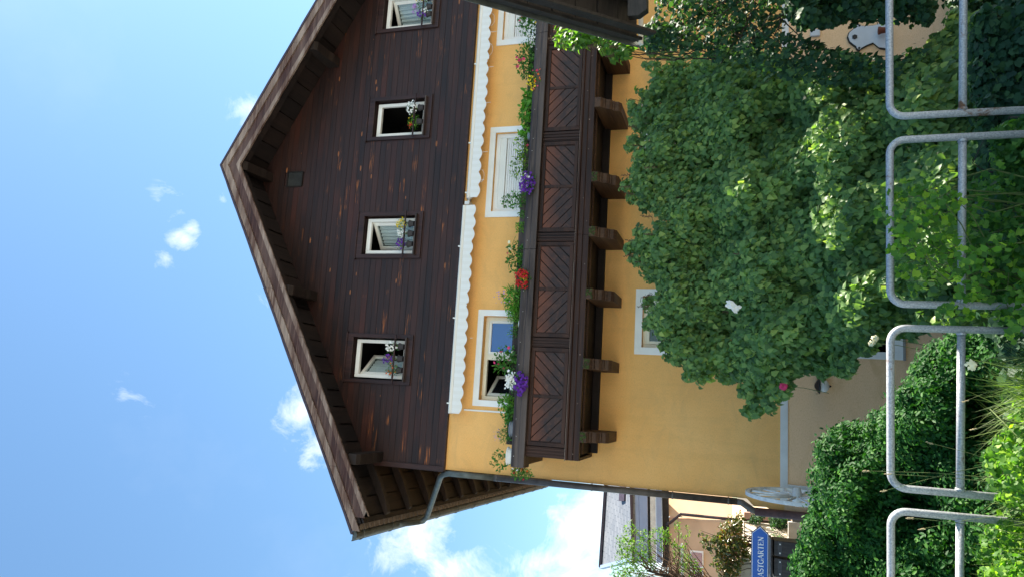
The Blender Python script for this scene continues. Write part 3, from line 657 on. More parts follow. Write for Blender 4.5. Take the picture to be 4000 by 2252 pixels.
mb = MB(); mb.box(-1.10, 9.35, BF-.03, BF+.20, 4.77, 4.80); mb.box(-1.10, -1.07, BF-.03, BF+.20, 4.8, 5.0); mb.build('trough_floor', 'rail_wood', bal)
MB().box(-.78, 9.35, BF+.20, BF+.24, 4.78, 5.17).build('handrail', 'rail_wood', bal, bevel=.006)
r_ = random.Random(6)
for i in range(26):
    x = -1.0+i*.38+r_.uniform(-.12, .12); MB().lathe((x, BF-.09, 4.93+r_.uniform(-.02, .02)), [(.0, -.003), (.0045, -.003), (.0045, .003), (0, .003)], 6, 1).build('screw_head', 'plastic_white', bal)
for i in range(14):
    x = -.6+i*.65+r_.uniform(-.3, .3); MB().lathe((x, BF-.02, 4.0+r_.uniform(-.03, .05)), [(.0, -.006), (.010, -.004), (.010, .004), (0, .004)], 8, 1).build('bolt_head', 'weathered', bal)
def pane_at(x0, x1):
    z0, z1 = 4.16, 4.765
    fr = MB(); t = .06; y0, y1 = BF-.02, BF+.03
    fr.box(x0, x0+t, y0, y1, z0, z1); fr.box(x1-t, x1, y0, y1, z0, z1); fr.box(x0+t, x1-t, y0+.002, y1, z1-t, z1); fr.box(x0+t, x1-t, y0-.012, y1, z0, z0+t); xm = (x0+x1)/2
    fr.box(xm-.025, xm+.025, y0+.01, y1, z0+t, z1-t)
    # thin mould inside the frame
    fr.box(x0+t, x0+t+.012, y0+.012, y1, z0+t, z1-t); fr.box(x1-t-.012, x1-t, y0+.012, y1, z0+t, z1-t)
    p = fr.build('panel_frame', 'balcony_wood', bal, bevel=.004)
    pl = MB(); a0, a1, c0, c1 = z0+t, z1-t, x0+t+.012, x1-t-.012; H = a1-a0
    pitch_ = .128; gap = .017
    def clip(poly, xa, xb):
        def cut(P, f):
            o = []
            for i in range(len(P)):
                p_, q_ = P[i], P[(i+1) % len(P)]; fp, fq = f(p_), f(q_)
                if fp >= 0: o.append(p_)
                if fp*fq < 0:
                    s_ = fp/(fp-fq); o.append((p_[0]+(q_[0]-p_[0])*s_, p_[1]+(q_[1]-p_[1])*s_))
            return o
        for f in (lambda p: p[0]-xa, lambda p: xb-p[0], lambda p: p[1]-a0, lambda p: a1-p[1]):
            poly = cut(poly, f)
            if len(poly) < 3: return None
        return poly
    for sg, xa, xb in ((1, c0, xm-.025), (-1, xm+.025, c1)):
        W_ = xb-xa; slope = 1.0
        for k in range(-12, 16):
            # board lower edge: z = zb - slope*(distance from outer side)
            zb = a0 + k*pitch_*1.35; u0, u1 = 0, W_
            X = lambda u: xa+u if sg > 0 else xb-u
            poly = [(X(u0), zb+gap), (X(u1), zb+gap-slope*W_), (X(u1), zb+pitch_*1.35-slope*W_), (X(u0), zb+pitch_*1.35)]
            q = clip(poly, xa, xb)
            if q:
                n_ = len(q); y_ = BF+.0; b = len(pl.v)
                pl.v += [(p_[0], y_, p_[1]) for p_ in q] + [(p_[0], y_+.014, p_[1]) for p_ in q]
                pl.f.append(tuple(b+i for i in range(n_)))
                for i in range(n_): pl.f.append((b+i, b+(i+1) % n_, b+(i+1) % n_+n_, b+i+n_))
    pl.build('chevron_planks', 'panel_plank', bal, bevel=.003)
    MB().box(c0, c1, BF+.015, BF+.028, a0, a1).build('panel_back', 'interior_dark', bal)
posts = [(-.92, -.76), (.79, .935), (2.49, 2.635), (4.185, 4.35), (5.89, 6.045), (7.62, 7.78), (9.2, 9.34)]
for i, (a, b) in enumerate(posts):
    mb = MB(); mb.box(a, b, BF-.01, BF+.07, 4.145, 4.77); w_ = b-a
    for k in range(3): mb.box(a+w_*(.12+.3*k), a+w_*(.28+.3*k), BF-.025, BF-.011, 4.15, 4.768)
    mb.build('balcony_post', 'balcony_post', bal, bevel=.003)
    if i < len(posts)-1: pane_at(b+.012, posts[i+1][0]-.012)
MB().box(-.87, 9.3, BF+.072, BF+.085, 4.15, 4.76).build('dark_gap_sheet', 'interior_dark', bal)  # near-black sheet added behind the posts so the gaps read as dark shade
mb = MB()   # left end of the balcony
mb.box(-.92, -.88, BF+.071, HY-.001, 4.15, 4.77); mb.box(-.93, -.88, BF+.081, HY-.001, 3.93, 4.14); mb.box(-1.06, -.93, BF+.201, HY-.001, 4.771, 4.80)
mb.build('end_panel', 'balcony_post', bal, bevel=.003)
jx = [-.565, .555, 1.65, 2.65, 3.555, 4.82, 5.86, 6.9, 7.95, 9.0]
jp = [(10.93, 3.928), (10.93, 3.83), (10.96, 3.80), (10.99, 3.80), (11.0, 3.77), (11.03, 3.765), (11.05, 3.70), (11.09, 3.66), (11.12, 3.66), (11.125, 3.635), (11.15, 3.63), (11.17, 3.57), (11.24, 3.53), (HY, 3.53), (HY, 3.928)]
for i, x in enumerate(jx):
    mb = MB(); mb.prism(jp, 0, x-.082, x+.082); j = mb.build('joist', 'joist_wood', bal, bevel=.004)
    if i in (0, 1, 2, 3, 4, 6):
        mm = MB(); r_ = random.Random(i)
        for k in range(26):
            c = Vector((x+r_.uniform(-.075, .075), 10.925, r_.uniform(3.83, 3.925))); mm.lathe(c, [(0, -.012), (.012, -.006), (.014, .004), (0, .01)], 5, 1)
        mm.build('moss', 'moss', j)
MB().box(-.86, 9.3, HY-.07, HY-.001, 3.835, 3.955).build('ledger_beam', 'soffit', bal, bevel=.004)
MB().box(-.84, 9.3, 11.2, 11.28, 3.931, 3.958).build('under_batten', 'joist_wood', bal, bevel=.004)
# ---------------------------------------------------------------- awnings
def awning(x0, x1, zt, label, arms):
    slope = -.0
    e = MB(); e.prism([(11.80, zt-.02), (11.74, zt-.01), (11.72, zt+.03), (11.75, zt+.055), (11.82, zt+.05), (11.82, zt-.02)], 0, x0, x1)
    aw = e.build('awning', 'plastic_white', house, bevel=.003)
    aw['label'] = label
    mb = MB(); mb.tube([(x0+.02, 11.88, zt+.03), (x1-.02, 11.88, zt+.03)], .035, 10); mb.build('roller', 'awning_cloth', aw, smooth=True)
    mb = MB(); mb.box(x0-.01, x1+.01, 11.80, 11.99, zt+.055, zt+.066); mb.build('cover_strip', 'metal_panel', aw)
    v = MB(); n = int((x1-x0)/.0175); r_ = random.Random(int(x0*10)); ph = r_.uniform(0, 3)
    for i in range(n+1):
        x = x0+(x1-x0)*i/n; sc_ = abs(math.sin(math.pi*(x-x0)/.235)); wob = .008*math.sin(x*2.3+ph)+.006*math.sin(x*7)
        zb = zt-.165-.048*sc_-wob; yq = 11.735+.004*math.sin(x*4+ph)+.0015*math.sin(x*17)
        if i == int(n*.52): zb += .03
        for k, f in enumerate((0, .35, .7, 1)): v.v.append((x, yq+(.004*math.sin(x*8+f*3))*f-.008*f, zt-.015+(zb-zt+.015)*f))
    for i in range(n):
        for k in range(3): a_ = 4*i+k; v.f.append((a_, a_+4, a_+5, a_+1))
    o = v.build('valance', 'awning_cloth', aw, smooth=False, fix=False)
    for x in arms:
        b = MB(); b.box(x-.012, x+.012, 11.76, 11.99, zt+.067, zt+.078); b.box(x-.012, x+.012, 11.745, 11.76, zt+.03, zt+.09); b.build('awning_bracket', 'plastic_white', aw, bevel=.003)
    return aw
awning(-.37, 3.36, 6.40, 'longer white awning rolled in over the open window', (-.2, 1.3, 2.6)); awning(3.50, 8.6, 6.34, 'white awning rolled in over the shuttered windows', (3.6, 4.55, 6.1, 7.6))
mb = MB(); mb.tube([(3.33, 11.86, 6.42), (3.52, 11.86, 6.38)], .02, 8); mb.box(3.40, 3.46, 11.82, 11.99, 6.36, 6.45); mb.build('awning_joint', 'plastic_white', house)
mb = MB()
for x, l in ((3.42+.4, .06), (4.35, .10), (5.3, .09), (6.0, .10), (6.7, .12), (.95, .05)):
    mb.tube([(x, 11.73, 6.13), (x+.005, 11.73, 6.13-l)], .004, 5)
for x in (3.9, 6.35, 6.95): mb.tube([(x+.12*math.cos(a), 11.728, 6.14+.07*math.sin(a)) for a in [math.pi+math.pi*k/8 for k in range(9)]], .003, 5)
mb.build('awning_cord', 'cord', house)
#@@PLANTS
# ---------------------------------------------------------------- railings by the road
def railing(X0, X1, label):
    """one bent tube frame with a middle bar between world x0 (left) and x1 (right)"""
    def Y(x): return 4.098 - .0785*x
    def P(x, z): return (x, Y(x), z)
    r = .0188; zt = .90; c = .072; root = empty('tube_railing', P((X0+X1)/2, 0), label=label, cat='railing', group='galvanised railing frames along the verge')
    pts = [P(X0-.003, -.15), P(X0, zt-c)] + [P(X0+c-c*math.cos(a), zt-c+c*math.sin(a)) for a in [math.pi/2*k/7 for k in range(1, 8)]]
    pts += [P(X1-c+c*math.sin(a), zt-c+c*math.cos(a)) for a in [math.pi/2*k/7 for k in range(0, 7)]] + [P(X1, zt-c), P(X1+.003, -.15)]
    MB().tube(pts, r, 14).build('bent_frame', 'galvanised', root, smooth=True)
    zm = lambda x: .583 - .0145*(x-.3)
    MB().tube([P(X0+.01, zm(X0)), P(X1-.01, zm(X1))], r, 14).build('middle_bar', 'galvanised', root, smooth=True)
    mb = MB()
    for x, s_ in ((X0, 1), (X1, -1)): mb.tube([P(x+s_*.015, zm(x)), P(x+s_*.026, zm(x))], r*1.18, 12)
    mb.build('weld_seam', 'galvanised', root, smooth=True)
railing(1.560, 2.85, 'galvanised railing frame furthest right, before the dark shrub and lilac')
railing(.580, 1.435, 'galvanised railing frame with bright vine leaves growing through it')
railing(-.346, .458, 'galvanised railing frame in front of the cream rose and tall grass stalks')
railing(-1.62, -.459, 'galvanised railing frame furthest left, in front of the hedge')
# ---------------------------------------------------------------- big shrubs
def shrub(name, label, cat, bl, per, size, kind, mat, seed, droop=.7, twigs=60, base=None, group=None, tw=.012, twmat='bark', lay=False, inner=.35):
    c = sum((b[0] for b in bl), Vector())/len(bl); base = base or Vector((c.x, c.y+.3, gz)); root = empty(name, base, label=label, cat=cat, group=group)
    P, Nn, T, S, V = crown(bl, per, size, seed, droop, inner, .03, lay); leaves('foliage', P, Nn, T, S, kind, mat, root, V, seed)
    r = random.Random(seed); mb = MB()
    for i in range(twigs):
        t = r.choice(bl)[0] + Vector((r.uniform(-.1, .1), r.uniform(-.05, .15), 0)); b = base + Vector((r.uniform(-.6, .6)*max(.2, (t.x-base.x)*.0+.6), r.uniform(-.15, .15), 0)); m_ = (b+t)/2 + Vector((r.uniform(-.2, .2), .12, r.uniform(-.05, .25)))
        q = (m_+t)/2 + Vector((r.uniform(-.08, .08), .03, r.uniform(-.04, .1))); mb.tube([b, (b+m_)/2+Vector((r.uniform(-.08, .08), 0, 0)), m_, q, t], [tw*1.6, tw*1.3, tw, tw*.7, tw*.3], 5)
    if twigs: mb.build('stems', twmat, root)
    return root
def seedclusters(root, pts, seed, size=.16):
    r = random.Random(seed)
    for p in pts:
        mb = MB(); d = Vector((r.uniform(-.4, .4), r.uniform(-.3, .1), 1)).normalized(); tip = p+d*size; mb.tube([p, tip], [.003, .0015], 4)
        for k in range(46):
            f = k/46; c = p+d*size*f+Vector((r.gauss(0, 1), r.gauss(0, 1), r.gauss(0, .6)))*.022*(1.15-f); mb.tube([p+d*size*f*.95, c, c+Vector((0, 0, .008))], [.0016, .003, .002], 4)
        mb.build('dry_flower_head', 'twig_dry', root)
lil = [(1640, 112), (1635, 200), (1590, 290), (1600, 345), (1580, 420), (1580, 490), (1625, 530), (1680, 530), (1660, 570), (1600, 590), (1583, 640), (1610, 690), (1655, 700), (1640, 760), (1622, 800), (1680, 880), (1700, 930),
       (1760, 950), (1800, 945), (1870, 955), (1885, 1040), (1930, 1010), (1975, 990), (1990, 940), (2040, 925), (2075, 938), (2130, 930), (2160, 880), (2230, 830), (2330, 830), (2450, 800), (2620, 790), (2620, 300), (2530, 250), (2470, 60),
       (2400, 60), (2330, 130), (2270, 165), (2230, 185), (2130, 165), (2080, 210), (1960, 150), (1840, 118), (1760, 150), (1700, 118)]
holes_l = [[(1695, 125), (1720, 120), (1740, 160), (1700, 170)]]
bump = lambda x, y: .38*math.sin(x*.021+y*.013)*math.cos(y*.017-x*.006)
dl = lambda x, y: 9.9 - (x-1600)/1000*3.4 + bump(x, y) + .5*abs(y-500)/500
dl_ = dl
rim = []
rz = random.Random(19)
for i in range(len(lil)-8):
    (xa, ya), (xb, yb) = lil[i], lil[i+1]
    for k in range(max(1, int(math.hypot(xb-xa, yb-ya)/26))):
        f = rz.random(); x, y = xa+(xb-xa)*f, ya+(yb-ya)*f; x -= rz.uniform(-8, 16); y += rz.uniform(-6, 6)
        for j in range(3): rim.append((atd(x+rz.uniform(-9, 9), y+rz.uniform(-9, 9), dl_(x, y)), .045))
BL = blobs_in(lil, dl, 23, 11, .6, holes_l, .22)
mainb = [b for b in BL] + rim
left = [b for b in mainb if b[0].x < 3.15*(b[0].y/9.5) - .0]; right = [b for b in mainb if b not in left]
lac = shrub('lilac_bush', 'big green lilac bush with bare twig hole, below the left half of the balcony', 'bush', left, 46, .083, 'heart', 'lilac_leaf', 5, lay=True, twigs=40, base=Vector((1.9, 9.3, gz)), group='lilac bushes before the house')
lac2 = shrub('lilac_bush', 'big green lilac bush, the right one with the sunlit yellow-green top', 'bush', right, 46, .083, 'heart', 'lilac_leaf', 6, lay=True, twigs=9, base=Vector((3.5, 9.0, gz)), group='lilac bushes before the house')
# leaf mass deeper inside both bushes, so little of the wall shows through; inner shade painted as darker leaf tone
def deeper(root, bl, seed):
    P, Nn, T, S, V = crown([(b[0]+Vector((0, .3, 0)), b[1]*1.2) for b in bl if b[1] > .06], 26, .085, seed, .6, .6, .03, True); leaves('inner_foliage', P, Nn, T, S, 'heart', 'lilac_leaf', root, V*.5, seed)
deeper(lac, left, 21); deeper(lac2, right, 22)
rq = random.Random(4)
mb = MB()
for k in range(11):
    a = atd(rq.uniform(1935, 2080), rq.uniform(690, 790), 8.9+rq.uniform(0, .5)); b = a+Vector((rq.uniform(-.35, .35), rq.uniform(-.1, .2), rq.uniform(.1, .45)))
    mb.tube([a, (a+b)/2+Vector((rq.uniform(-.06, .06), 0, 0)), b], [.010, .007, .003], 5)
mb.build('bare_twigs', 'bark', lac)
seedclusters(lac, [atd(x, y, dl(x, y)-.1) for x, y in ((1596, 640), (1600, 610), (1650, 590), (1625, 660), (1690, 660), (1640, 740), (1632, 770), (1700, 740), (1760, 690), (1790, 600), (1690, 850), (1750, 900), (1640, 545), (1880, 640), (1660, 620), (1850, 780))], 3)
seedclusters(lac2, [atd(x, y, dl(x, y)-.1) for x, y in ((1588, 470), (1596, 490), (1602, 320), (1640, 300), (1620, 370), (1700, 200), (1650, 420), (1730, 500), (1900, 520), (1960, 480), (1880, 350), (2150, 520), (2200, 380), (1975, 300), (1590, 440))], 9)
# branch hanging beside the shed roof; backlight put into its paler leaf colour
hang = [(1385, 78), (1470, 70), (1530, 90), (1600, 105), (1575, 150), (1540, 150), (1490, 118), (1440, 125), (1400, 130)]
blh = blobs_in(hang, lambda x, y: 8.7, 13, 15, .5, (), .2)
lb = shrub('lilac_branch_bush', 'sunlit yellow-green lilac shoots against the balcony beside the dark shed roof', 'bush', blh, 10, .085, 'heart', 'willow_leaf', 31, twigs=14, base=Vector((4.75, 9.2, 1.9)), tw=.006, inner=.2)
seedclusters(lb, [atd(x, y, 8.5) for x, y in ((1400, 95), (1425, 112), (1500, 120), (1545, 140), (1555, 120))], 12, .12)
# airy tree at the right edge with dark leaves and open twigs
airy = [(1655, -60), (1990, -60), (1975, 60), (1900, 120), (1840, 150), (1760, 160), (1700, 135), (1665, 95), (1640, 70)]
bla = blobs_in(airy, lambda x, y: 8.2, 20, 41, .75, (), .5); bla = [b for i, b in enumerate(bla) if i % 6 != 1]
tr = shrub('airy_tree', 'loose dark-leaved small tree with open twigs at the right edge before the house', 'tree', bla, 17, .072, 'heart', 'dark_leaf', 42, twigs=0, base=Vector((5.6, 8.4, gz)))
r_ = random.Random(8); mb = MB(); crownb = [b[0] for b in bla]
mb.tube([(5.6, 8.4, gz), (5.55, 8.35, -.3), (5.35, 8.3, .8), (5.3, 8.25, 1.6)], [.06, .05, .035, .02], 8); mb.build('trunk', 'bark', tr)
mb = MB()
for k in range(34):
    t = r_.choice(crownb)+Vector((r_.uniform(-.2, .2), r_.uniform(-.1, .1), r_.uniform(-.2, .2))); b = Vector((5.5, 8.35, r_.uniform(.9, 1.7))); m_ = b.lerp(t, .5)+Vector((r_.uniform(-.15, .15), 0, r_.uniform(-.15, .1)))
    mb.tube([b, m_, t], [.013, .008, .003], 5)
for x, y in ((1640, 75), (1625, 105), (1600, 110), (1620, 60), (1660, 110)):
    a = atd(1720, 60, 8.2); t = atd(x, y, 8.1); m_ = (a+t)/2+Vector((0, 0, .08)); mb.tube([a, m_, t], [.009, .006, .002], 5)
mb.build('branches', 'bark', tr)
spr = blobs_in([(1880, 70), (2000, 95), (2080, 120), (2140, 135), (2235, 150), (2320, 120), (2335, 175), (2240, 215), (2060, 215), (1930, 190), (1830, 150)], lambda x, y: 7.9, 10, 45, .8)
P, Nn, T, S, V = crown(spr, 3, .07, 46, .8, .1, .03, True); leaves('lower_sprays', P, Nn, T, S, 'heart', 'dark_leaf', tr, V, 46)
mb = MB()
for k in range(16):
    a = atd(r_.uniform(1800, 2000), r_.uniform(20, 70), 8.1); t = r_.choice([q_ for q_ in spr if q_[0].z > .55])[0]; m1 = a.lerp(t, .35)+Vector((r_.uniform(-.12, .12), 0, r_.uniform(-.1, .12))); m2 = a.lerp(t, .7)+Vector((r_.uniform(-.1, .1), 0, r_.uniform(-.1, .1))); mb.tube([a, m1, m2, t], [.008, .006, .004, .002], 5)
mb.build('twigs', 'bark', tr)
ext = blobs_in([(1600, 80), (1640, 55), (1700, 70), (1705, 118), (1640, 125), (1600, 118)], lambda x, y: 8.1, 9, 43, .5)
P, Nn, T, S, V = crown(ext, 8, .07, 44, .8, .1); leaves('outer_sprays', P, Nn, T, S, 'heart', 'dark_leaf', tr, V, 44)
# overhanging dark tree in the upper right corner of the wall, and the dark shrub mass below it
ov = blobs_in([(1970, -60), (2230, -60), (2340, -60), (2340, 60), (2240, 45), (2190, 48), (2130, 52), (2080, 60), (2010, 80), (1975, 30)], lambda x, y: 7.8, 22, 51, .5, (), .4)
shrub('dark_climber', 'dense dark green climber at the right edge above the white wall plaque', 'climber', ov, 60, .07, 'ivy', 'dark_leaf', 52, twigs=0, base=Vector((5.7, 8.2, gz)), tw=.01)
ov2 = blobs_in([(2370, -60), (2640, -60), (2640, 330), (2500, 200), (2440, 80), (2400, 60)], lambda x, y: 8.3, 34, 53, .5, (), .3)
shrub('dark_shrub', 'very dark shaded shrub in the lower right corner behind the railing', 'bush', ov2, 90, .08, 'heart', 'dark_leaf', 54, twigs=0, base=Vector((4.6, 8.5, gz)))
# clipped hedge on the left
hed = [(2640, 1900), (2010, 1900), (2020, 1640), (1995, 1520), (1985, 1400), (2015, 1350), (2040, 1250), (2033, 1185), (2055, 1120), (2120, 1062), (2165, 1078), (2190, 1045), (2245, 1010), (2290, 940), (2330, 870), (2420, 835), (2640, 830)]
dh = lambda x, y: 7.0 - (x-2000)/600*1.2 + .35*math.sin(x*.017)*math.cos(y*.015)
bh_ = blobs_in(hed, dh, 30, 61, .45, (), .25)
shrub('hedge', 'broad dark glossy green hedge rising toward the left below the yellow wall', 'hedge', bh_, 240, .040, 'oval', 'hedge_leaf', 62, droop=.3, twigs=40, base=Vector((-1.0, 6.7, gz)), tw=.008)
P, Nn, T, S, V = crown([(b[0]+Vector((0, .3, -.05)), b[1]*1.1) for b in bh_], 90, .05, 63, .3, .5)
hl = [o for o in sc.objects if o.name == 'hedge'][0]; leaves('inner_foliage', P, Nn, T, S, 'oval', 'hedge_leaf', hl, V*.4, 63)  # inner hedge leaves take darker tones, painting the shade within
# ivy filling the bank behind the railing
iv = blobs_in([(2440, 60), (2640, -60), (2640, 1800), (2560, 1800), (2540, 1000), (2480, 700), (2470, 400)], lambda x, y: 5.4, 34, 71, .5, (), .2)
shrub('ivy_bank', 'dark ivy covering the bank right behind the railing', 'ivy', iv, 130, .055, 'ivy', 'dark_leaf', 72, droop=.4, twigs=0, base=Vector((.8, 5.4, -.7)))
# bright vine in the railing
vi = [(2168, 548), (2190, 525), (2225, 505), (2245, 470), (2270, 448), (2330, 462), (2400, 470), (2420, 500), (2430, 620), (2400, 690), (2350, 720), (2300, 730), (2260, 690), (2235, 640), (2235, 570)]
dv = lambda x, y: 3.95 + .25*math.sin(x*.03+y*.02)
bv = [b for i, b in enumerate(blobs_in(vi, dv, 13, 81, .7, (), .25)) if i % 3 == 0] + blobs_in([(2400, 690), (2440, 620), (2600, 560), (2600, 860), (2540, 850), (2470, 800), (2380, 815), (2360, 790), (2400, 750)], dv, 15, 83, .7, (), .2)[::3]
bv3 = blobs_in([(2430, 470), (2500, 400), (2620, 380), (2620, 800), (2480, 780), (2430, 660)], lambda x, y: 4.25, 14, 84, .7, (), .2)[::2]
shrub('ivy_patch', 'green ivy patch between the vine and the picture edge, below the middle bar', 'ivy', bv3, 5, .036, 'ivy', 'ivy_mid', 182, droop=.3, twigs=6, base=Vector((.9, 4.3, -.1)), tw=.004)
vine = shrub('vine', 'bright yellow-green vine climbing through the second railing frame from the right', 'vine', bv, 4.6, .037, 'ivy', 'vine_leaf', 82, droop=.35, twigs=45, base=Vector((.95, 4.25, -.1)), tw=.004, twmat='stem_green', inner=.3)
iv3 = blobs_in([(2490, 330), (2640, 280), (2640, 520), (2520, 480)], lambda x, y: 4.3, 14, 85, .5, (), .1)
shrub('ivy_patch', 'mid green ivy patch at the lower edge of the picture beside the bright vine', 'ivy', iv3, 12, .036, 'ivy', 'ivy_mid', 86, droop=.3, twigs=6, base=Vector((1.5, 4.3, -.1)), tw=.004)
# ivy and grass along the verge
iv4 = blobs_in([(2500, 1520), (2450, 1400), (2475, 1320), (2520, 1290), (2490, 1190), (2470, 1150), (2510, 1080), (2560, 1010), (2640, 960), (2640, 1520)], lambda x, y: 3.95+.3*math.sin(y*.02), 13, 87, .7, (), .15); iv4 = [b for i, b in enumerate(iv4) if i % 3 == 0]
shrub('ground_ivy', 'light green ivy among the grass at the lower left below the railing', 'ivy', iv4, 16, .026, 'ivy', 'vine_leaf', 88, droop=.25, twigs=14, base=Vector((-.5, 4.1, -.02)), tw=.004, twmat='stem_green')
iv5 = blobs_in([(2500, 1300), (2540, 1380), (2480, 1470), (2380, 1520), (2640, 1520), (2640, 1300)], lambda x, y: 4.45, 14, 97, .7, (), .15)
shrub('variegated_shrub', 'pale grey-green leafy shrub in the lower left corner behind the railing', 'bush', iv5, 12, .030, 'heart', 'vine_leaf', 98, droop=.25, twigs=8, base=Vector((-.65, 4.45, -.05)), tw=.004, twmat='stem_green')
def grass():
    r = random.Random(90); mb = MB()
    for k in range(10000):
        x = r.uniform(-1.8, 1.0); y = r.uniform(3.65, 4.5)
        if x > .25 and r.random() < .6: continue
        h = r.uniform(.14, .46)*(1.08 if x < .3 else .7); a = r.uniform(0, 6.28); l = h*r.uniform(.2, .9); w_ = r.uniform(.0018, .004); z0 = 0.0 if y < 4.06 else -.05
        p0 = Vector((x, y, z0)); p1 = Vector((x+l*.25*math.cos(a), y+l*.25*math.sin(a), z0+h*.6)); p2 = Vector((x+l*math.cos(a), y+l*math.sin(a), z0+h)); s_ = Vector((-math.sin(a), math.cos(a), 0))*w_
        b = len(mb.v); mb.v += [tuple(p0-s_), tuple(p0+s_), tuple(p1-s_*.8), tuple(p1+s_*.8), tuple(p2)]; mb.f += [(b, b+1, b+3, b+2), (b+2, b+3, b+4)]
    o = mb.build('grass', 'grass_blade', fix=False); at_ = o.data.attributes.new('v', 'FLOAT', 'POINT'); n = len(mb.v)//5; rv = np.random.RandomState(2).rand(n); at_.data.foreach_set('value', np.repeat(rv, 5).astype(np.float32))
    tag(o, kind='stuff')
grass()
def stalk(x0, y0, x1, y1, Y, label, head=.03):
    b = atd(x0, y0, Y); t = atd(x1, y1, Y+.05); root = empty('grass_stalk', b, label=label, cat='grass stalk', group='tall grass stalks rising past the railing')
    m_ = b.lerp(t, .5)+Vector((.01, 0, 0)); MB().tube([b, m_, t], [.0015, .0012, .0008], 5).build('stem', 'stem_green', root)
    h = MB(); r = random.Random(int(x1+y1)); d = (t-b).normalized()
    for k in range(14): c = t-d*head*k/14+Vector((r.gauss(0, .002), r.gauss(0, .002), 0)); h.lathe(c, [(0, -.005), (.0022, 0), (0, .006)], 5)
    h.build('seed_head', 'seedhead', root)
for a in ((2560, 1205, 2170, 1182, 'tall pale grass stalk bending up past the middle bar, the one reaching highest'), (2570, 1150, 2215, 1235, 'tall pale grass stalk leaning left with a drooping seed head'), (2560, 1180, 2330, 1110, 'pale grass stalk leaning right of the others above the middle bar'),
          (2570, 1220, 2225, 1190, 'thin pale grass stalk ending just under the top bar'), (2570, 1290, 2310, 1330, 'pale grass stalk in the leftmost frame, leaning left'), (2560, 1340, 2280, 1300, 'thin green stalk in the leftmost frame near its post'), (2575, 1060, 2440, 1080, 'short stalk below the middle bar under the cream rose'), (2570, 960, 2420, 1010, 'thin stalk leaning left below the cream rose')):
    stalk(*a[:4], 4.0, a[4])
# ---------------------------------------------------------------- flowers
def blossom(P, size, col, parent, seed, name='blossoms'):
    r = np.random.RandomState(seed); n = len(P); P = np.array(P); Nn = np.array([-.1, -1, .25])+r.normal(size=(n, 3))*.45; T = r.normal(size=(n, 3)); return leaves(name, P, Nn, T, size*r.uniform(.75, 1.2, n), 'petal5', 'petal_'+col, parent, seed=seed)
def plant(name, label, cat, c, sz, leaf='plant_leaf', kind='oval', ls=.035, n=150, cols=(), pot=None, group=None, seed=1, trail=0, base=None, up=0):
    """c centre of the foliage, sz half extents; cols: (colour, count, blossom size, (dx, dz) centre shift, spread)"""
    c = Vector(c); n = int(n*1.45); sz = (sz[0]*1.08, sz[1]*1.15, sz[2]*1.05); base = Vector(base) if base is not None else Vector((c.x, c.y, c.z-sz[2]*.9)); root = empty(name, base, label=label, cat=cat, group=group); r = np.random.RandomState(seed)
    d = r.normal(size=(n, 3)); d /= np.linalg.norm(d, axis=1, keepdims=True); q = r.uniform(.25, 1.1, n)**.7
    P = np.array(c)+d*q[:, None]*np.array(sz); 
    T = d*.6+np.array([0, 0, .35-trail])+r.normal(size=(n, 3))*.4; leaves('foliage', P, d*.4+np.array([0, -.45, .5])+r.normal(size=(n, 3))*.5, T, ls*r.uniform(.6, 1.3, n), kind, leaf, root, seed=seed)
    mb = MB()
    for k in range(min(14, n//8)):
        t = P[r.randint(n)]; b = np.array(base)+r.normal(size=3)*.01; m_ = (b+t)/2+np.array([0, 0, .02]); mb.tube([tuple(b), tuple(m_), tuple(t)], [.004, .003, .0015], 4)
    mb.build('stems', 'stem_green', root)
    for i, (col, cnt, bs, (dx, dz), spd) in enumerate(cols):
        dd = r.normal(size=(cnt, 3)); dd /= np.linalg.norm(dd, axis=1, keepdims=True); dd[:, 1] = -abs(dd[:, 1])
        PP = np.array(c)+np.array([dx, 0, dz])+dd*np.array(sz)*spd*r.uniform(.5, 1.05, (cnt, 1)) + np.array([0, -.015, 0]); blossom(PP, bs, col, root, seed*7+i, col+'_blossoms')
    if pot:
        mat, pr, ph, stch = pot; p = MB(); p.lathe((base.x, base.y, base.z-ph), [(0, 0), (pr*.75, 0), (pr*.95, ph*.8), (pr*1.05, ph*.82), (pr*1.05, ph), (pr*.93, ph), (pr*.9, ph*.85), (0, ph*.85)], 18, 2, stch)
        p.build('pot', mat, root, smooth=False)
    return root
G1 = 'plants along the balcony trough'; YT = BF+.06; R6 = lambda X, Y_: (1700+X/2.071, 1200+Y_/2.071)
def bp_(f, X, Y_, yy=YT): return at(*f(X, Y_), yy)
R5 = lambda X, Y_: (1700+X/2.266, 600+Y_/2.266)
R4 = lambda X, Y_: (1800+X/2.2655, Y_/2.2655)
plant('trailing_plant', 'trailing plant with orange and red flowers hanging off the left balcony end', 'plant', bp_(R6, 690, 1340), (.09, .07, .17), n=190, ls=.04, cols=(('orange', 5, .04, (.06, -.08), .5), ('red', 3, .04, (-.02, .0), .8), ('white', 3, .035, (.07, .06), .4)), group=G1, seed=1, trail=.8, base=(-1.05, YT, 4.92))
plant('leafy_seedling', 'loose leafy young plant in a white oval bowl at the left end of the balcony', 'plant', bp_(R6, 530, 1225, 11.02), (.16, .06, .17), n=70, ls=.06, pot=('pot_white', .10, .10, 1.4), group=G1, seed=2, base=(-.95, 11.02, 5.03+.06))
plant('lavender', 'lavender with small violet spikes in a grey-blue bowl near the left end of the balcony', 'lavender', bp_(R6, 565, 1030), (.12, .06, .10), kind='thin', ls=.06, n=160, cols=(('lilac', 26, .016, (0, .10), .9),), pot=('pot_grey', .12, .09, 1.1), group=G1, seed=3, base=(-.52, YT, 5.06))
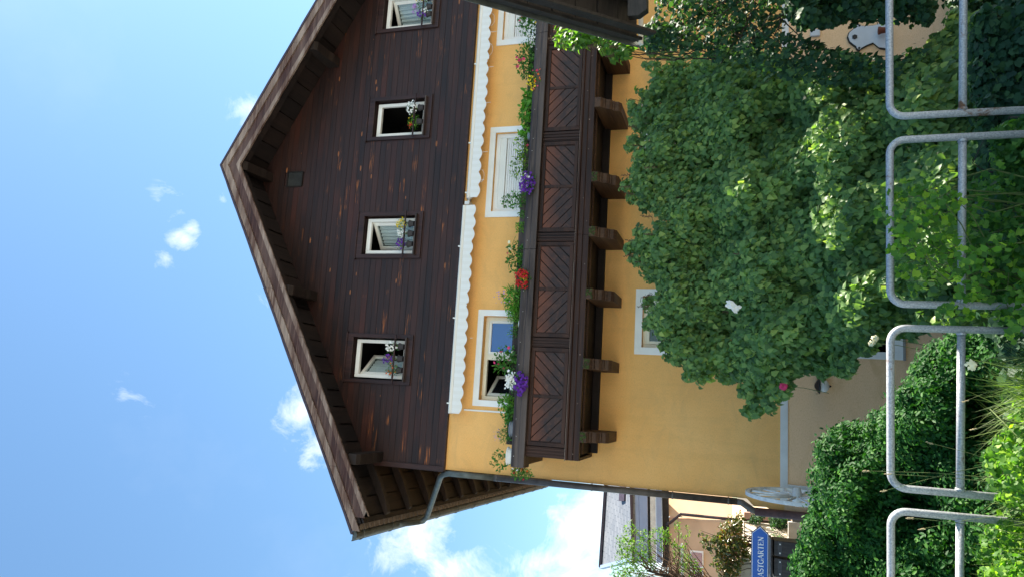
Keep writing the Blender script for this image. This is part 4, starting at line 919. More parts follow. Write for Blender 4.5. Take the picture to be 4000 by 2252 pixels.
plant('broadleaf_plant', 'dark broad-leaved plant between the lavender and the bright green one', 'plant', bp_(R6, 600, 880), (.17, .06, .10), n=90, ls=.07, leaf='plant_leaf', group=G1, seed=4, base=(-.22, YT, 4.85))
plant('bright_herb', 'bright light green bushy herb left of the purple petunias', 'plant', bp_(R6, 575, 775), (.15, .07, .14), n=170, ls=.05, leaf='fresh_leaf', group=G1, seed=5, base=(.03, YT, 4.85))
plant('petunia', 'white petunias spilling beside deep purple ones below the open window', 'petunia', bp_(R6, 655, 595, BF-.14), (.18, .08, .12), n=150, cols=(('white', 50, .05, (.0, .09), .85), ('purple', 110, .055, (-.03, -.08), 1.0)), group=G1, seed=6, trail=.5, base=(.35, YT, 4.85))
plant('mandevilla', 'leafy mandevilla with a few pink flowers in front of the open window', 'plant', bp_(R6, 570, 430), (.22, .07, .20), n=170, ls=.065, cols=(('pink', 6, .065, (.05, .04), .85), ('white', 3, .06, (.1, -.05), .6)), group=G1, seed=7, base=(.66, YT, 4.85))
plant('potted_sprigs', 'thin sprigs in a small white pot in front of the window pane', 'plant', bp_(R6, 640, 190), (.10, .05, .09), kind='thin', ls=.06, n=90, pot=('pot_white', .06, .10, 1), group=G1, seed=8, base=(1.15, YT, 5.02))
plant('moss_cushion', 'dense cushion of bright yellow-green tiny leaves right of the white potted sprigs', 'plant', bp_(R6, 635, 65), (.13, .07, .11), n=420, ls=.025, leaf='fresh_leaf', group=G1, seed=9, base=(1.42, YT, 4.85))
ch = plant('chives', 'flowering chives with pale violet heads and thin upright leaves', 'chives', bp_(R5, 690, 1290), (.20, .07, .14), kind='thin', ls=.13, n=240, leaf='fresh_leaf', cols=(('lilac', 16, .03, (-.0, .18), 1),), group=G1, seed=10, base=(1.72, YT, 4.85))
plant('calibrachoa', 'round cushion of red flowers with a yellow centre patch', 'flowers', bp_(R5, 775, 1110, BF-.09), (.17, .08, .13), n=160, cols=(('red', 110, .042, (0, 0), .95), ('yellow', 34, .036, (.0, -.02), .55)), group=G1, seed=11, trail=.4, base=(2.10, YT, 4.85))
plant('mandevilla', 'leafy plant with one pale bud, right next to the red and yellow flower cushion', 'plant', bp_(R5, 715, 910), (.26, .07, .17), n=180, ls=.06, cols=(('cream', 2, .06, (.2, .15), .5), ('pink', 2, .04, (.1, .1), .4)), group=G1, seed=12, base=(2.45, YT, 4.85))
plant('small_seedling', 'small green seedling in the middle of the balcony trough, the lower of the pair', 'plant', bp_(R5, 750, 650), (.09, .05, .07), n=45, ls=.05, leaf='fresh_leaf', group=G1, seed=13, base=(2.85, YT, 4.85))
plant('small_seedling', 'tiny dark seedling left of the tall pointed herb', 'plant', bp_(R5, 765, 540), (.07, .05, .07), n=35, ls=.04, group=G1, seed=14, base=(3.05, YT, 4.85))
plant('pointed_herb', 'tall pointed herb standing before the left part of the shuttered window', 'plant', bp_(R5, 700, 415), (.13, .06, .21), n=190, ls=.045, group=G1, seed=15, base=(3.28, YT, 4.85))
plant('petunia', 'purple and white petunias before the shuttered window in the middle', 'petunia', bp_(R5, 815, 265, BF-.14), (.17, .08, .12), n=120, cols=(('purple', 95, .05, (0, 0), 1.05), ('white', 26, .045, (.0, .05), .9)), group=G1, seed=16, trail=.5, base=(3.55, YT, 4.87))
plant('climbing_plant', 'loose climbing plant with pale leaves right of the purple and white petunias', 'plant', bp_(R5, 745, 115), (.22, .06, .17), n=120, ls=.05, leaf='vine_leaf', group=G1, seed=17, base=(3.9, YT, 4.85))
plant('climbing_plant', 'scraggly plant in a grey pot before the shuttered window, with one pink bud', 'plant', bp_(R4, 545, 1290), (.26, .06, .13), n=120, ls=.05, leaf='vine_leaf', cols=(('pink', 2, .04, (-.05, -.08), .4),), pot=('pot_grey', .07, .12, 1), group=G1, seed=18, base=(4.32, YT, 5.05))
plant('lettuce', 'bright green lettuce-like plant right of the grey pot', 'plant', bp_(R4, 590, 1150), (.12, .06, .08), n=60, ls=.09, leaf='fresh_leaf', group=G1, seed=19, base=(4.55, YT, 4.85))
plant('lettuce', 'bright green lettuce-like plant with the longest leaves, second from the grey pot', 'plant', bp_(R4, 580, 985), (.16, .06, .12), n=80, ls=.10, leaf='fresh_leaf', group=G1, seed=20, base=(4.92, YT, 4.85))
plant('lettuce', 'bright green lettuce-like plant beside the yellow flowers', 'plant', bp_(R4, 605, 850), (.12, .06, .10), n=70, ls=.09, leaf='fresh_leaf', group=G1, seed=21, base=(5.22, YT, 4.85))
plant('calibrachoa', 'small cushion of yellow flowers with orange and pink ones at the balcony', 'flowers', bp_(R4, 645, 710, BF-.08), (.17, .07, .11), n=130, cols=(('yellow', 36, .04, (-.05, .03), .8), ('orange', 8, .04, (.05, -.08), .9), ('pink', 6, .04, (0, -.03), 1)), group=G1, seed=22, trail=.3, base=(5.55, YT, 4.85))
plant('mandevilla', 'tall leafy mandevilla with three pink flowers left of the shuttered window at the right edge', 'plant', bp_(R4, 590, 520), (.33, .07, .19), n=330, ls=.055, cols=(('pink', 6, .075, (0, .06), .95),), group=G1, seed=23, base=(6.0, YT, 4.85))
plant('white_flowers', 'dense white small-flowered cushion before the shuttered window at the right edge', 'flowers', bp_(R4, 638, 310), (.22, .07, .10), n=110, cols=(('white', 130, .035, (0, 0), 1.05),), group=G1, seed=24, base=(6.5, YT, 4.85))
plant('mandevilla', 'leafy plant with small pink flowers on the balcony right beside the shed roof', 'plant', bp_(R4, 590, 165), (.30, .07, .18), n=280, ls=.055, cols=(('pink', 5, .06, (0, 0), .9), ('white', 4, .05, (.2, -.1), .5), ('yellow', 2, .05, (-.05, -.15), .4)), group=G1, seed=25, base=(6.9, YT, 4.85))
G2 = 'flowers on the attic window sills'; YS = HY-.13
def sillp(X0, dx, dz, label, cat, cols, sz=(.11, .06, .10), leaf='plant_leaf', seed=1, n=90, name='window_flowers'):
    c = Vector((X0+dx, YS+.02, UZ0+dz)); plant(name, label, cat, c, sz, leaf=leaf, ls=.03, n=n, cols=cols, pot=('pot_dark', .055, .10, 1.2), group=G2, seed=seed, trail=.3, base=(c.x, YS+.03, UZ0+.10))
sillp(uw[0][0], .16, .20, 'orange flowers at the left of the leftmost attic window', 'flowers', (('orange', 15, .035, (0, .0), 1),), (.12, .06, .13), seed=31, leaf='plant_leaf', n=140)
sillp(uw[0][0], .37, .27, 'purple and dark red petunias in the middle of the leftmost attic window', 'petunia', (('purple', 26, .045, (0, .03), 1), ('red', 7, .045, (.02, .0), .6)), (.09, .06, .12), seed=32)
sillp(uw[0][0], .59, .21, 'white petunias at the right of the leftmost attic window', 'petunia', (('white', 46, .045, (0, .02), 1.05),), (.10, .06, .11), seed=33, n=40)
sillp(uw[1][0], .16, .22, 'purple petunias in the window with yellow flowers', 'petunia', (('purple', 32, .045, (0, .0), 1.05),), (.10, .06, .10), seed=34)
sillp(uw[1][0], .36, .23, 'white flowers between the purple and the yellow ones', 'flowers', (('white', 48, .032, (0, .0), 1.05),), (.09, .06, .09), seed=35, n=50)
sillp(uw[1][0], .55, .25, 'bright yellow flowers at the right of the second attic window from the left', 'flowers', (('yellow', 46, .036, (0, .0), 1.05),), (.11, .06, .11), seed=36)
sillp(uw[2][0], .22, .19, 'leafy green plant with yellow and red specks in the window without a curtain', 'plant', (('yellow', 5, .03, (0, .08), .8), ('red', 7, .04, (-.1, .05), .5)), (.15, .06, .12), leaf='fresh_leaf', seed=37, n=150)
sillp(uw[2][0], .50, .23, 'white petunias in the dark open attic window without a curtain', 'petunia', (('white', 55, .045, (0, .0), 1.05),), (.12, .06, .11), seed=38, n=40)
sillp(uw[3][0], .18, .17, 'purple and white petunias in the rightmost attic window', 'petunia', (('purple', 26, .045, (-.03, .03), 1), ('white', 14, .04, (.05, -.04), .8)), (.11, .06, .11), seed=39)
sillp(uw[3][0], .33, .30, 'pink petunias rising above the others in the rightmost attic window', 'petunia', (('lilac', 22, .045, (-.03, .05), 1),), (.12, .06, .06), seed=40, n=30)
sillp(uw[3][0], .52, .22, 'yellow flowers at the right of the rightmost attic window', 'flowers', (('yellow', 26, .04, (0, .04), 1), ('orange', 6, .035, (0, -.05), .8)), (.13, .06, .13), seed=41)
# roses and litter in the greenery
def rose(label, x, y, Y, col, sz, group=None, base=None):
    c = atd(x, y, Y); b = Vector(base) if base else c-Vector((.05, -.1, .5)); root = empty('rose', b, label=label, cat='rose', group=group)
    MB().tube([b, (b+c)/2+Vector((.02, 0, .03)), c], [.004, .003, .002], 5).build('stem', 'stem_green', root)
    r = np.random.RandomState(int(x)); n = 26; d = r.normal(size=(n, 3)); d[:, 1] = -abs(d[:, 1]); d /= np.linalg.norm(d, axis=1, keepdims=True); q = np.linspace(.15, .6, n)[:, None]
    leaves('blossom', np.array(c)+d*q*sz*.5, d*.5+np.array([0, -1, .3]), d+r.normal(size=(n, 3))*.2, np.full(n, sz*.55), 'heart', 'petal_'+col, root, seed=1)
rose('cream rose just below the middle bar of the railing', 2441, 917, 4.05, 'cream', .042, base=atd(2590, 900, 4.0))
rose('pink rose on the edge of the lilac beside the white plaster band', 1970, 970, 9.0, 'pink', .075)
for x, y, l in ((2192, 862, 'pale yellow rose above the top rail at the lilac edge, the lower of two'), (2200, 850, 'pale yellow rose at the lilac edge, the upper of two touching')):
    rose(l, x, y, 7.4, 'cream' if x != 2175 else 'yellow', .05, 'pale roses near the cellar window')
def crumple():
    c = atd(1843, 770, 8.35); root = None; bm = bmesh.new(); bmesh.ops.create_icosphere(bm, subdivisions=3, radius=.042); r = random.Random(2)
    for v in bm.verts: v.co = Vector((v.co.x*1.1, v.co.y*.6, v.co.z*1.7))*(1+r.uniform(-.38, .38)); v.co.x += .03*math.sin(v.co.z*30)
    me = bpy.data.meshes.new('crumpled_paper'); bm.to_mesh(me); bm.free(); me.materials.append(MAT['paper']); o = bpy.data.objects.new('crumpled_paper', me); o.location = c; link(o); tag(o, 'crumpled white paper caught in the lilac leaves', 'paper')
crumple()
#@@REST
# ---------------------------------------------------------------- shed roof at the right edge
def shed():
    T = Vector((3.72, 7.0, 2.87)); B = Vector((3.12, 5.23, 3.97)); T = at(2475, 172, 7.0); B = at(1850, 0, 5.25); d = (B-T).normalized(); E_ = B+d*2.2
    side = Vector((-d.y, d.x, 0)).normalized(); side = side if side.x > 0 else -side; side = Vector((d.y, -d.x, 0)).normalized()
    if side.x < 0: side = -side
    up = side.cross(d).normalized(); up = up if up.z > 0 else -up
    root = empty('garden_shed', (T+side*1.5)*1 + Vector((0, 0, gz-T.z)), label='nearly black wooden shed roof corner jutting in at the upper right edge', cat='shed')
    def bar(a, b, wd, ht, so, uo): return MB().bar(a, b, wd, ht, up=up, off=(so, uo))
    s1 = (T-E_).cross(up)
    sgn = 1 if (E_-T).normalized().cross(up).normalized().dot(side) > 0 else -1
    def B_(name, t0, t1, wd, ht, so, uo, mat, bev=.004):
        a = T+(E_-T)*t0; b = T+(E_-T)*t1; MB().bar(a, b, wd, ht, up=up, off=(sgn*so, uo)).build(name, mat, root, bevel=bev)
    B_('roof_edge', -.02, 1, .05, .02, .0, .0, 'zinc', .002)
    B_('outer_barge_board', 0, 1, .03, .11, .03, -.065, 'shed_wood')
    B_('inner_barge_board', -.01, 1, .03, .13, .07, -.20, 'shed_wood')
    for i, s_ in enumerate((.42, 1.15, 1.9, 2.6)): B_('rafter', 0.02, 1, .09, .14, s_, -.13, 'shed_wood')
    m_ = MB(); W_ = 3.0; n = 14
    for i in range(n):
        a = T+(E_-T)*(i/n+.002); b = T+(E_-T)*((i+1)/n-.002); z0 = up*(-.055 if i % 2 else -.048); z1 = up*(-.02)
        m_.add([a+side*.05+z0, b+side*.05+z0, b+side*W_+z0, a+side*W_+z0, a+side*.05+z1, b+side*.05+z1, b+side*W_+z1, a+side*W_+z1], [(0, 1, 2, 3), (4, 5, 6, 7), (0, 1, 5, 4), (1, 2, 6, 5), (2, 3, 7, 6), (3, 0, 4, 7)])
    m_.build('roof_boards', 'shed_wood', root)
    m_ = MB(); m_.add([T+up*.0+side*.03, E_+side*.03, E_+side*W_, T+side*W_, T+up*.02+side*.03, E_+up*.02+side*.03, E_+up*.02+side*W_, T+up*.02+side*W_], [(0, 1, 2, 3), (4, 5, 6, 7), (0, 1, 5, 4), (1, 2, 6, 5), (2, 3, 7, 6), (3, 0, 4, 7)]); m_.build('roof_covering', 'slate_board', root)
    hd = Vector((d.x, d.y, 0)).normalized()
    # eave beam with a chamfered end, and a second one up the slope
    for t, so in ((.07, .14), (.62, .12)):
        p = T+(E_-T)*t - up*.30 + side*so; a = p; b = p+side*2.8; mb = MB(); w_ = .07
        pts = [(0, .09), (0, -.02), (.05, -.10), (2.8, -.10), (2.8, .09)]
        for sg in (-1, 1):
            for u_, v_ in pts: mb.v.append(tuple(p+side*u_+Vector((0, 0, v_))+hd*sg*w_))
        n5 = 5; mb.f += [tuple(range(5)), tuple(reversed(range(5, 10)))]+[(i, (i+1) % 5, (i+1) % 5+5, i+5) for i in range(5)]
        mb.build('eave_beam', 'shed_wood', root, bevel=.006)
        q = p+side*1.2; MB().bar(Vector((q.x, q.y, gz)), Vector((q.x, q.y, q.z-.1)), .12, .12, up=side).build('post', 'shed_wood', root, bevel=.005)
    g0 = T-hd*.05-Vector((0, 0, .05))+side*.0; g1 = g0+side*3; gutter(g0.x, g0.y, g1.x, g1.y, g0.z, .045, root, 'gutter', 'plastic_white', 10)
shed()
# ---------------------------------------------------------------- things on and by the house wall
def plaque():
    c = at(3390, 130, HY-.03); root = empty('wall_plaque', c, label='white heart-shaped wall plaque with dark rim, two small holes and a hexagon badge', cat='plaque')
    f = lambda X, Y_: at(3000+X/2.071, Y_/2.071, HY-.03)
    out = [(645, 300), (655, 270), (690, 240), (712, 222), (715, 208), (728, 200), (742, 200), (756, 215), (800, 215), (850, 212), (880, 205), (900, 190), (935, 180), (990, 190), (990, 400), (900, 390), (850, 350), (810, 365), (770, 385), (752, 395), (745, 408), (728, 405), (716, 395), (712, 380), (690, 365), (660, 340)]
    def poly(pts, y0, y1, name, mat, grow=1.0):
        P = [f(*p) for p in pts]; cc = sum(P, Vector())/len(P); P = [cc+(p-cc)*grow for p in P]; mb = MB(); mb.prism([(p.x, p.z) for p in P], 1, y0, y1); return mb.build(name, mat, root)
    poly(out, HY-.035, HY-.001, 'rim', 'black_iron', 1.05); poly(out, HY-.05, HY-.036, 'face', 'plaque_white', .98)
    h = f(700, 306); mb = MB(); mb.lathe((h.x, HY-.062, h.z), [(0, 0), (.042, 0), (.042, .012), (0, .012)], 6, 1); mb.build('hexagon_badge', 'black_iron', root)
    for q in ((738, 214), (736, 395)):
        h = f(*q); mb = MB(); mb.lathe((h.x, HY-.057, h.z), [(0, 0), (.018, 0), (.018, .008), (0, .008)], 12, 1); mb.build('rivet', 'black_iron', root)
    h = f(885, 282); p = MB(); p.lathe((h.x, HY-.16, h.z-.12), [(0, 0), (.04, 0), (.055, .10), (.062, .10), (.062, .13), (0, .13)], 16, 2); o = p.build('clay_pot', 'clay'); tag(o, 'reddish clay pot hung low on the white wall plaque', 'pot')
plaque()
def lamp():
    c = at(3200, 1505, HY-.12); root = empty('wall_lamp', (c.x, HY, c.z), label='small wall lamp with dark cap and white globe beside the lilac', cat='lamp')
    MB().lathe((c.x, c.y, c.z), [(0, .07), (.03, .065), (.10, .02), (.125, .0), (.12, -.01), (0, -.005)], 20).build('cap', 'black_iron', root, smooth=True)
    MB().lathe((c.x, c.y, c.z), [(.085, -.008), (.10, -.05), (.09, -.10), (.05, -.135), (0, -.145)], 20).build('globe', 'frosted', root, smooth=True)
    MB().lathe((c.x, c.y, c.z-.145), [(.02, 0), (.012, -.02), (0, -.03)], 8).build('finial', 'black_iron', root)
    MB().tube([(c.x, c.y, c.z+.05), (c.x, HY-.03, c.z+.04), (c.x, HY, c.z+.04)], .015, 8).build('arm', 'black_iron', root)
lamp()
def outlet():
    c = at(3180, 133, HY); tag(MB().box(c.x-.06, c.x+.06, HY-.05, HY, c.z-.09, c.z+.06).build('junction_box', 'plaque_white', bevel=.01), 'small grey box on the wall above the white plaque', 'box')
outlet()
def wheel():
    c = at(3113, 1938, 11.25); Rr = .70; az = R(2.0); d = Vector((math.sin(az), math.cos(az), 0)); nrm = Vector((d.y, -d.x, 0)); root = empty('wagon_wheel', c-Vector((0, 0, Rr)), label='old white painted wagon wheel standing edge-on at the house corner', cat='wheel')
    def ring(r0, r1, w_, name, mat, n=48):
        mb = MB()
        for k in range(n):
            a = 2*math.pi*k/n; e = d*math.cos(a)+Vector((0, 0, math.sin(a)))
            for rr, s_ in ((r0, -1), (r1, -1), (r1, 1), (r0, 1)): mb.v.append(tuple(c+e*rr+nrm*s_*w_))
        for k in range(n):
            for j in range(4): a_ = 4*k; b_ = 4*((k+1) % n); mb.f.append((a_+j, a_+(j+1) % 4, b_+(j+1) % 4, b_+j))
        mb.build(name, mat, root)
    ring(Rr-.055, Rr-.008, .022, 'rim', 'wheel_white'); ring(Rr-.008, Rr, .026, 'iron_tyre', 'wheel_white')
    for k in range(12):
        a = 2*math.pi*(k+.4)/12; e = d*math.cos(a)+Vector((0, 0, math.sin(a))); MB().tube([c+e*.09, c+e*(Rr*.5), c+e*(Rr-.068)], [.019, .014, .017], 8).build('spoke', 'wheel_white', root, smooth=True)
    mb = MB(); mb.tube([c-nrm*.13, c-nrm*.12, c-nrm*.04, c+nrm*.04, c+nrm*.12, c+nrm*.13], [.04, .05, .07, .07, .05, .04], 16); mb.build('hub', 'wheel_white', root, smooth=True)
wheel()
MB_ = MB(); p = at(3125, 1910, HY-.02); tag(MB_.box(p.x-.05, p.x+.06, HY-.04, HY-.001, p.z-.55, p.z+.17).build('wall_board', 'band_white', bevel=.004), 'narrow white board fixed to the wall behind the wagon wheel', 'board')
# ---------------------------------------------------------------- sign
def sign():
    q = lambda X, Y_: (2600+X/3.898, 1880+Y_/3.898); Y = 8.0
    tip = at(*q(1440, 670), Y); A = at(*q(1315, 800), Y); B = at(*q(1592, 832), Y); far = at(*q(1312, 1450), Y)
    ex = (tip-(A+B)/2).normalized(); hz = (A-B); H = hz.length*.97; ux = Vector((1, 0, 0)); uz = Vector((0, 0, 1)); zc = tip.z-.0; Lb = 1.35
    x1 = (A.x+B.x)/2+.02; x0 = x1-Lb; root = empty('arrow_sign', ((x0+x1)/2, Y, gz), label='blue arrow-shaped sign reading GASTGARTEN and pointing right', cat='sign')
    def arrow(i, y0, y1, name, mat):
        k = i; mb = MB(); mb.prism([(x0+k, zc-H/2+k), (x1-k*.3, zc-H/2+k), (tip.x-k*1.35, zc), (x1-k*.3, zc+H/2-k), (x0+k, zc+H/2-k)], 1, y0, y1); return mb.build(name, mat, root)
    arrow(0, Y, Y+.03, 'sign_board', 'navy'); arrow(.007, Y-.003, Y-.0005, 'white_border', 'letter_white'); arrow(.0125, Y-.006, Y-.0035, 'blue_field', 'blue_paint')
    # serif capitals in a unit cell: thick and thin strokes with serifs
    def st(*p, w=.17): return (p, w)
    def arc(cx, cz, rx, rz, a0, a1, n=14): return [(cx+rx*math.cos(R(a0+(a1-a0)*k/n)), cz+rz*math.sin(R(a0+(a1-a0)*k/n))) for k in range(n+1)]
    def ser(x, z, w=.30): return st((x-w/2, z), (x+w/2, z), w=.05)
    GL = {'G': (.86, [st(*arc(.45, .5, .37, .47, 40, 320), w=.13), st((.74, .05), (.74, .42), w=.15), ser(.72, .42, .30), st((.72, .98), (.72, .70), w=.05)]),
          'A': (.86, [st((.12, .02), (.42, .98), w=.06), st((.42, .98), (.74, .02), w=.17), st((.22, .34), (.62, .34), w=.06), ser(.12, .025, .26), ser(.74, .025, .30)]),
          'S': (.66, [st(*(arc(.33, .73, .22, .24, 40, 250, 10)+arc(.33, .27, .24, .24, 80, -140, 12)), w=.12), st((.55, .98), (.55, .76), w=.05), st((.10, .02), (.10, .26), w=.05)]),
          'T': (.74, [st((.37, .02), (.37, .96), w=.17), st((.03, .96), (.71, .96), w=.06), st((.04, .97), (.04, .76), w=.05), st((.70, .97), (.70, .76), w=.05), ser(.37, .025, .34)]),
          'R': (.84, [st((.17, .02), (.17, .98), w=.17), st(*([(.17, .95), (.40, .95)]+arc(.42, .72, .19, .23, 90, -90, 8)+[(.17, .49)]), w=.09), st((.40, .49), (.70, .02), w=.16), ser(.15, .025, .30), ser(.13, .975, .24), ser(.74, .025, .22)]),
          'E': (.74, [st((.17, .02), (.17, .98), w=.17), st((.05, .96), (.62, .96), w=.06), st((.05, .04), (.66, .04), w=.06), st((.17, .51), (.48, .51), w=.06), st((.62, .97), (.62, .76), w=.05), st((.66, .03), (.66, .27), w=.05), st((.48, .62), (.48, .40), w=.05)]),
          'N': (.88, [st((.16, .02), (.16, .98), w=.07), st((.14, .96), (.72, .04), w=.17), st((.74, .02), (.74, .98), w=.07), ser(.16, .025, .28), ser(.11, .975, .22), ser(.74, .975, .28)])}
    hh = H*.325; word = 'GASTGARTEN'; tot = sum(GL[c][0] for c in word)*hh*.985; endx = at(*q(1460, 832), Y).x; x = endx-tot; zb = zc-H*.20
    for ch in word:
        wd, strokes = GL[ch]; mb = MB()
        for pts, w_ in strokes:
            P = [Vector((x+px*hh*1.0, Y-.0075, zb+pz*hh)) for px, pz in pts]; hw = w_*hh/2; b = len(mb.v); n = len(P)
            for i, p_ in enumerate(P):
                dd = (P[min(i+1, n-1)]-P[max(i-1, 0)]).normalized(); s_ = Vector((-dd.z, 0, dd.x))*hw
                for yy in (0, .0035): mb.v.append((p_.x+s_.x, p_.y+yy, p_.z+s_.z)); mb.v.append((p_.x-s_.x, p_.y+yy, p_.z-s_.z))
            for i in range(n-1):
                a_ = b+4*i; mb.f += [(a_, a_+4, a_+5, a_+1), (a_+2, a_+3, a_+7, a_+6), (a_, a_+2, a_+6, a_+4), (a_+1, a_+5, a_+7, a_+3)]
        mb.build('letter', 'letter_white', root); x += wd*hh*.985
    for xx in (x0+.12, x0+.45): MB().tube([(xx, Y+.055, gz), (xx, Y+.055, zc+H*.4)], .022, 10).build('post', 'galvanised', root, smooth=True)
sign()
# ---------------------------------------------------------------- yard beside the house
q3 = lambda X, Y_: (2600+X/3.898, 1880+Y_/3.898)
def slab(name, label, cat, cs, Y0, th, mat, nm=None, skew=0.0, group=None):
    """upright board whose front outline is given by zoomed photo corners at depth Y0 (+skew per px)"""
    P = [at(*q3(*c), Y0+skew*(c[1]-700)) for c in cs]; mb = MB(); n = len(P); mb.v = [tuple(p) for p in P]+[tuple(p+Vector((0, th, 0))) for p in P]
    mb.f = [tuple(range(n)), tuple(reversed(range(n, 2*n)))]+[(i, i+n, (i+1) % n+n, (i+1) % n) for i in range(n)]
    o = mb.build(name, mat, bevel=.004); return tag(o, label, cat, group)
def ribbed(label, X0, X1, Ya, Yb, Y0, skew):
    """fence panel of upright ribs; X along photo x (down), Y along photo y (leftward)"""
    root = empty('ribbed_fence', at(*q3(X1, (Ya+Yb)/2), Y0), label=label, cat='fence', group='pale ribbed fence panels beside the house'); n = max(3, int(abs(Yb-Ya)/13))
    mb = MB()
    for i in range(n):
        y = Ya+(Yb-Ya)*(i+.5)/n; a = at(*q3(X0, y), Y0+skew*(y-700)); b = at(*q3(X1, y), Y0+skew*(y-700)); mb.bar(Vector((a.x, a.y, b.z)), a, abs(at(*q3(X0, Ya), Y0).x-at(*q3(X0, Yb), Y0).x)/n*.72, .03, up=(0, 1, 0))
    mb.build('ribs', 'fence_white', root)
    a = at(*q3(X0, Ya), Y0+skew*(Ya-700)); b = at(*q3(X0, Yb), Y0+skew*(Yb-700)); zb = at(*q3(X1, Ya), Y0).z
    mb = MB(); mb.bar(Vector((a.x, a.y+.03, (a.z+zb)/2)), Vector((b.x, b.y+.03, (a.z+zb)/2)), .02, abs(a.z-zb)); mb.build('back_panel', 'fence_white', root)
    for zz_ in (a.z, zb): MB().bar(Vector((a.x, a.y, zz_)), Vector((b.x, b.y, zz_)), .07, .05).build('fence_rail', 'fence_white', root)
ribbed('pale ribbed fence panel with a leaf shadow on it, behind the arrow of the sign', 1180, 1860, 600, 1170, 27, -.004)
ribbed('shaded pale ribbed fence panel under the red-leaved shrub, left of the sunlit one', 1090, 1860, 1185, 1640, 25.6, 0)
slab('pink_pillar', 'tall pinkish plastered pillar with two small plants growing on it', 'pillar', [(1195, 460), (1915, 500), (1915, 610), (1195, 575)], 27.8, .3, 'pink_post')
slab('brown_beam', 'brown wooden beam edge beside the pinkish pillar', 'beam', [(1190, 560), (1860, 615), (1860, 645), (1190, 600)], 27.3, .1, 'casing')
def banner():
    root = empty('striped_banner', at(*q3(1900, 480), 26.5), label='narrow blue and white striped banner between the downpipe and the pinkish pillar', cat='banner'); Y = 26.5
    def pl(cs, mat, nm, y): P = [at(*q3(*c), Y) for c in cs]; mb = MB(); mb.prism([(p.x, p.z) for p in P], 1, y, y+.02); mb.build(nm, mat, root)
    pl([(1310, 385), (1900, 440), (1900, 512), (1310, 460)], 'fence_white', 'banner_cloth', Y); pl([(1225, 370), (1312, 385), (1312, 462), (1235, 450)], 'navy', 'banner_top', Y-.01); pl([(1890, 440), (1904, 442), (1904, 515), (1890, 512)], 'blue_paint', 'lower_edge', Y-.004)
    for k in range(26):
        X = 1322+k*22; mb = MB(); P = [at(*q3(*c), Y) for c in ((X, 387+k*2), (X+9, 388+k*2), (X+9, 462+k*2), (X, 461+k*2))]; mb.prism([(p.x, p.z) for p in P], 1, Y-.005, Y-.001); mb.build('stripe', 'stripe_blue', root)
banner()
slab('grey_board', 'dark slate grey board standing below the pinkish pillar', 'board', [(1925, 455), (2260, 470), (2260, 640), (1930, 610)], 26.0, .05, 'slate_board')
slab('concrete_wall', 'pale stained concrete wall behind the dark wooden chests', 'wall', [(1870, 612), (2400, 640), (2400, 1500), (1870, 1500)], 26.4, .25, 'concrete')
def chest(label, Ya, Yb):
    root = empty('wooden_chest', at(*q3(2200, (Ya+Yb)/2), 12.6), label=label, cat='chest', group='dark brown wooden chests above the hedge'); Y = 12.6
    P = lambda X, Y_, d=0: at(*q3(X, Y_), Y+d)
    a, b = P(1655, Ya), P(1610, Yb); mb = MB(); x1, x0 = a.x, b.x; zt = (a.z+b.z)/2; zb = P(2300, Ya).z-.2
    mb.prism([(Y, zb), (Y+.08, zt-.02), (Y+.45, zt), (Y+.45, zb)], 0, x0, x1); mb.build('box', 'chest_wood', root, bevel=.008)
    MB().prism([(Y+.05, zt), (Y+.05, zt+.03), (Y+.47, zt+.05), (Y+.47, zt+.01)], 0, x0-.015, x1+.015).build('lid', 'chest_wood', root, bevel=.006)
    z1 = P(1745, Ya).z; f = lambda z: Y+.08*(z-zb)/(zt-zb); MB().prism([(f(z1)-.008, z1-.03), (f(z1)-.008, z1+.03), (f(z1)+.03, z1+.03), (f(z1)+.03, z1-.03)], 0, x0+.004, x1-.004).build('strap', 'iron_strap', root, bevel=.002)
    for xx in (x0+.05, x1-.05): MB().lathe((xx, f(z1)-.014, z1), [(0, 0), (.012, 0), (.012, .01), (0, .01)], 10, 1).build('bolt', 'plastic_white', root)
chest('dark brown wooden chest with grey strap just right below the arrow sign', 900, 1130); chest('dark brown wooden chest with grey strap at the left edge below the sign', 1170, 1450)
# plants there
def small(name, label, cat, f, Y, rD, ls, mat, kind, seed, n=60, per=40, twigs=8, base=None, group=None, tw=.006):
    bl = [(at(*q3(a, b), Y+random.Random(seed+i).uniform(-.15, .15)), r_*16.9/3.898*Y/16.9/FPX*1.0*1.0) for i, (a, b, r_) in enumerate(f)]
    return shrub(name, label, cat, bl, per, ls, kind, mat, seed, .3, twigs, base, group, tw)
small('pillar_plant', 'small green plant growing on the pinkish pillar, the upper one', 'plant', [(1400, 560, 60), (1440, 520, 50), (1330, 570, 45), (1300, 580, 30)], 27.1, 0, .10, 'dark_leaf', 'oval', 101, per=60, base=at(*q3(1450, 590), 27.4), group='small plants on the pinkish pillar')
small('pillar_plant', 'bushy dark green plant growing on the pinkish pillar, the lower one', 'plant', [(1700, 590, 85), (1780, 570, 70), (1640, 600, 60), (1760, 650, 60), (1690, 520, 45)], 27.1, 0, .11, 'dark_leaf', 'oval', 102, per=110, base=at(*q3(1830, 620), 27.4), group='small plants on the pinkish pillar')
small('hanging_tendril', 'thin green tendril on the ribbed fence behind the sign point', 'plant', [(1640, 790, 22), (1690, 830, 22), (1740, 850, 20), (1780, 870, 18), (1620, 720, 18), (1625, 650, 15)], 25.0, 0, .09, 'plant_leaf', 'thin', 103, per=16, base=at(*q3(1800, 880), 25.0))
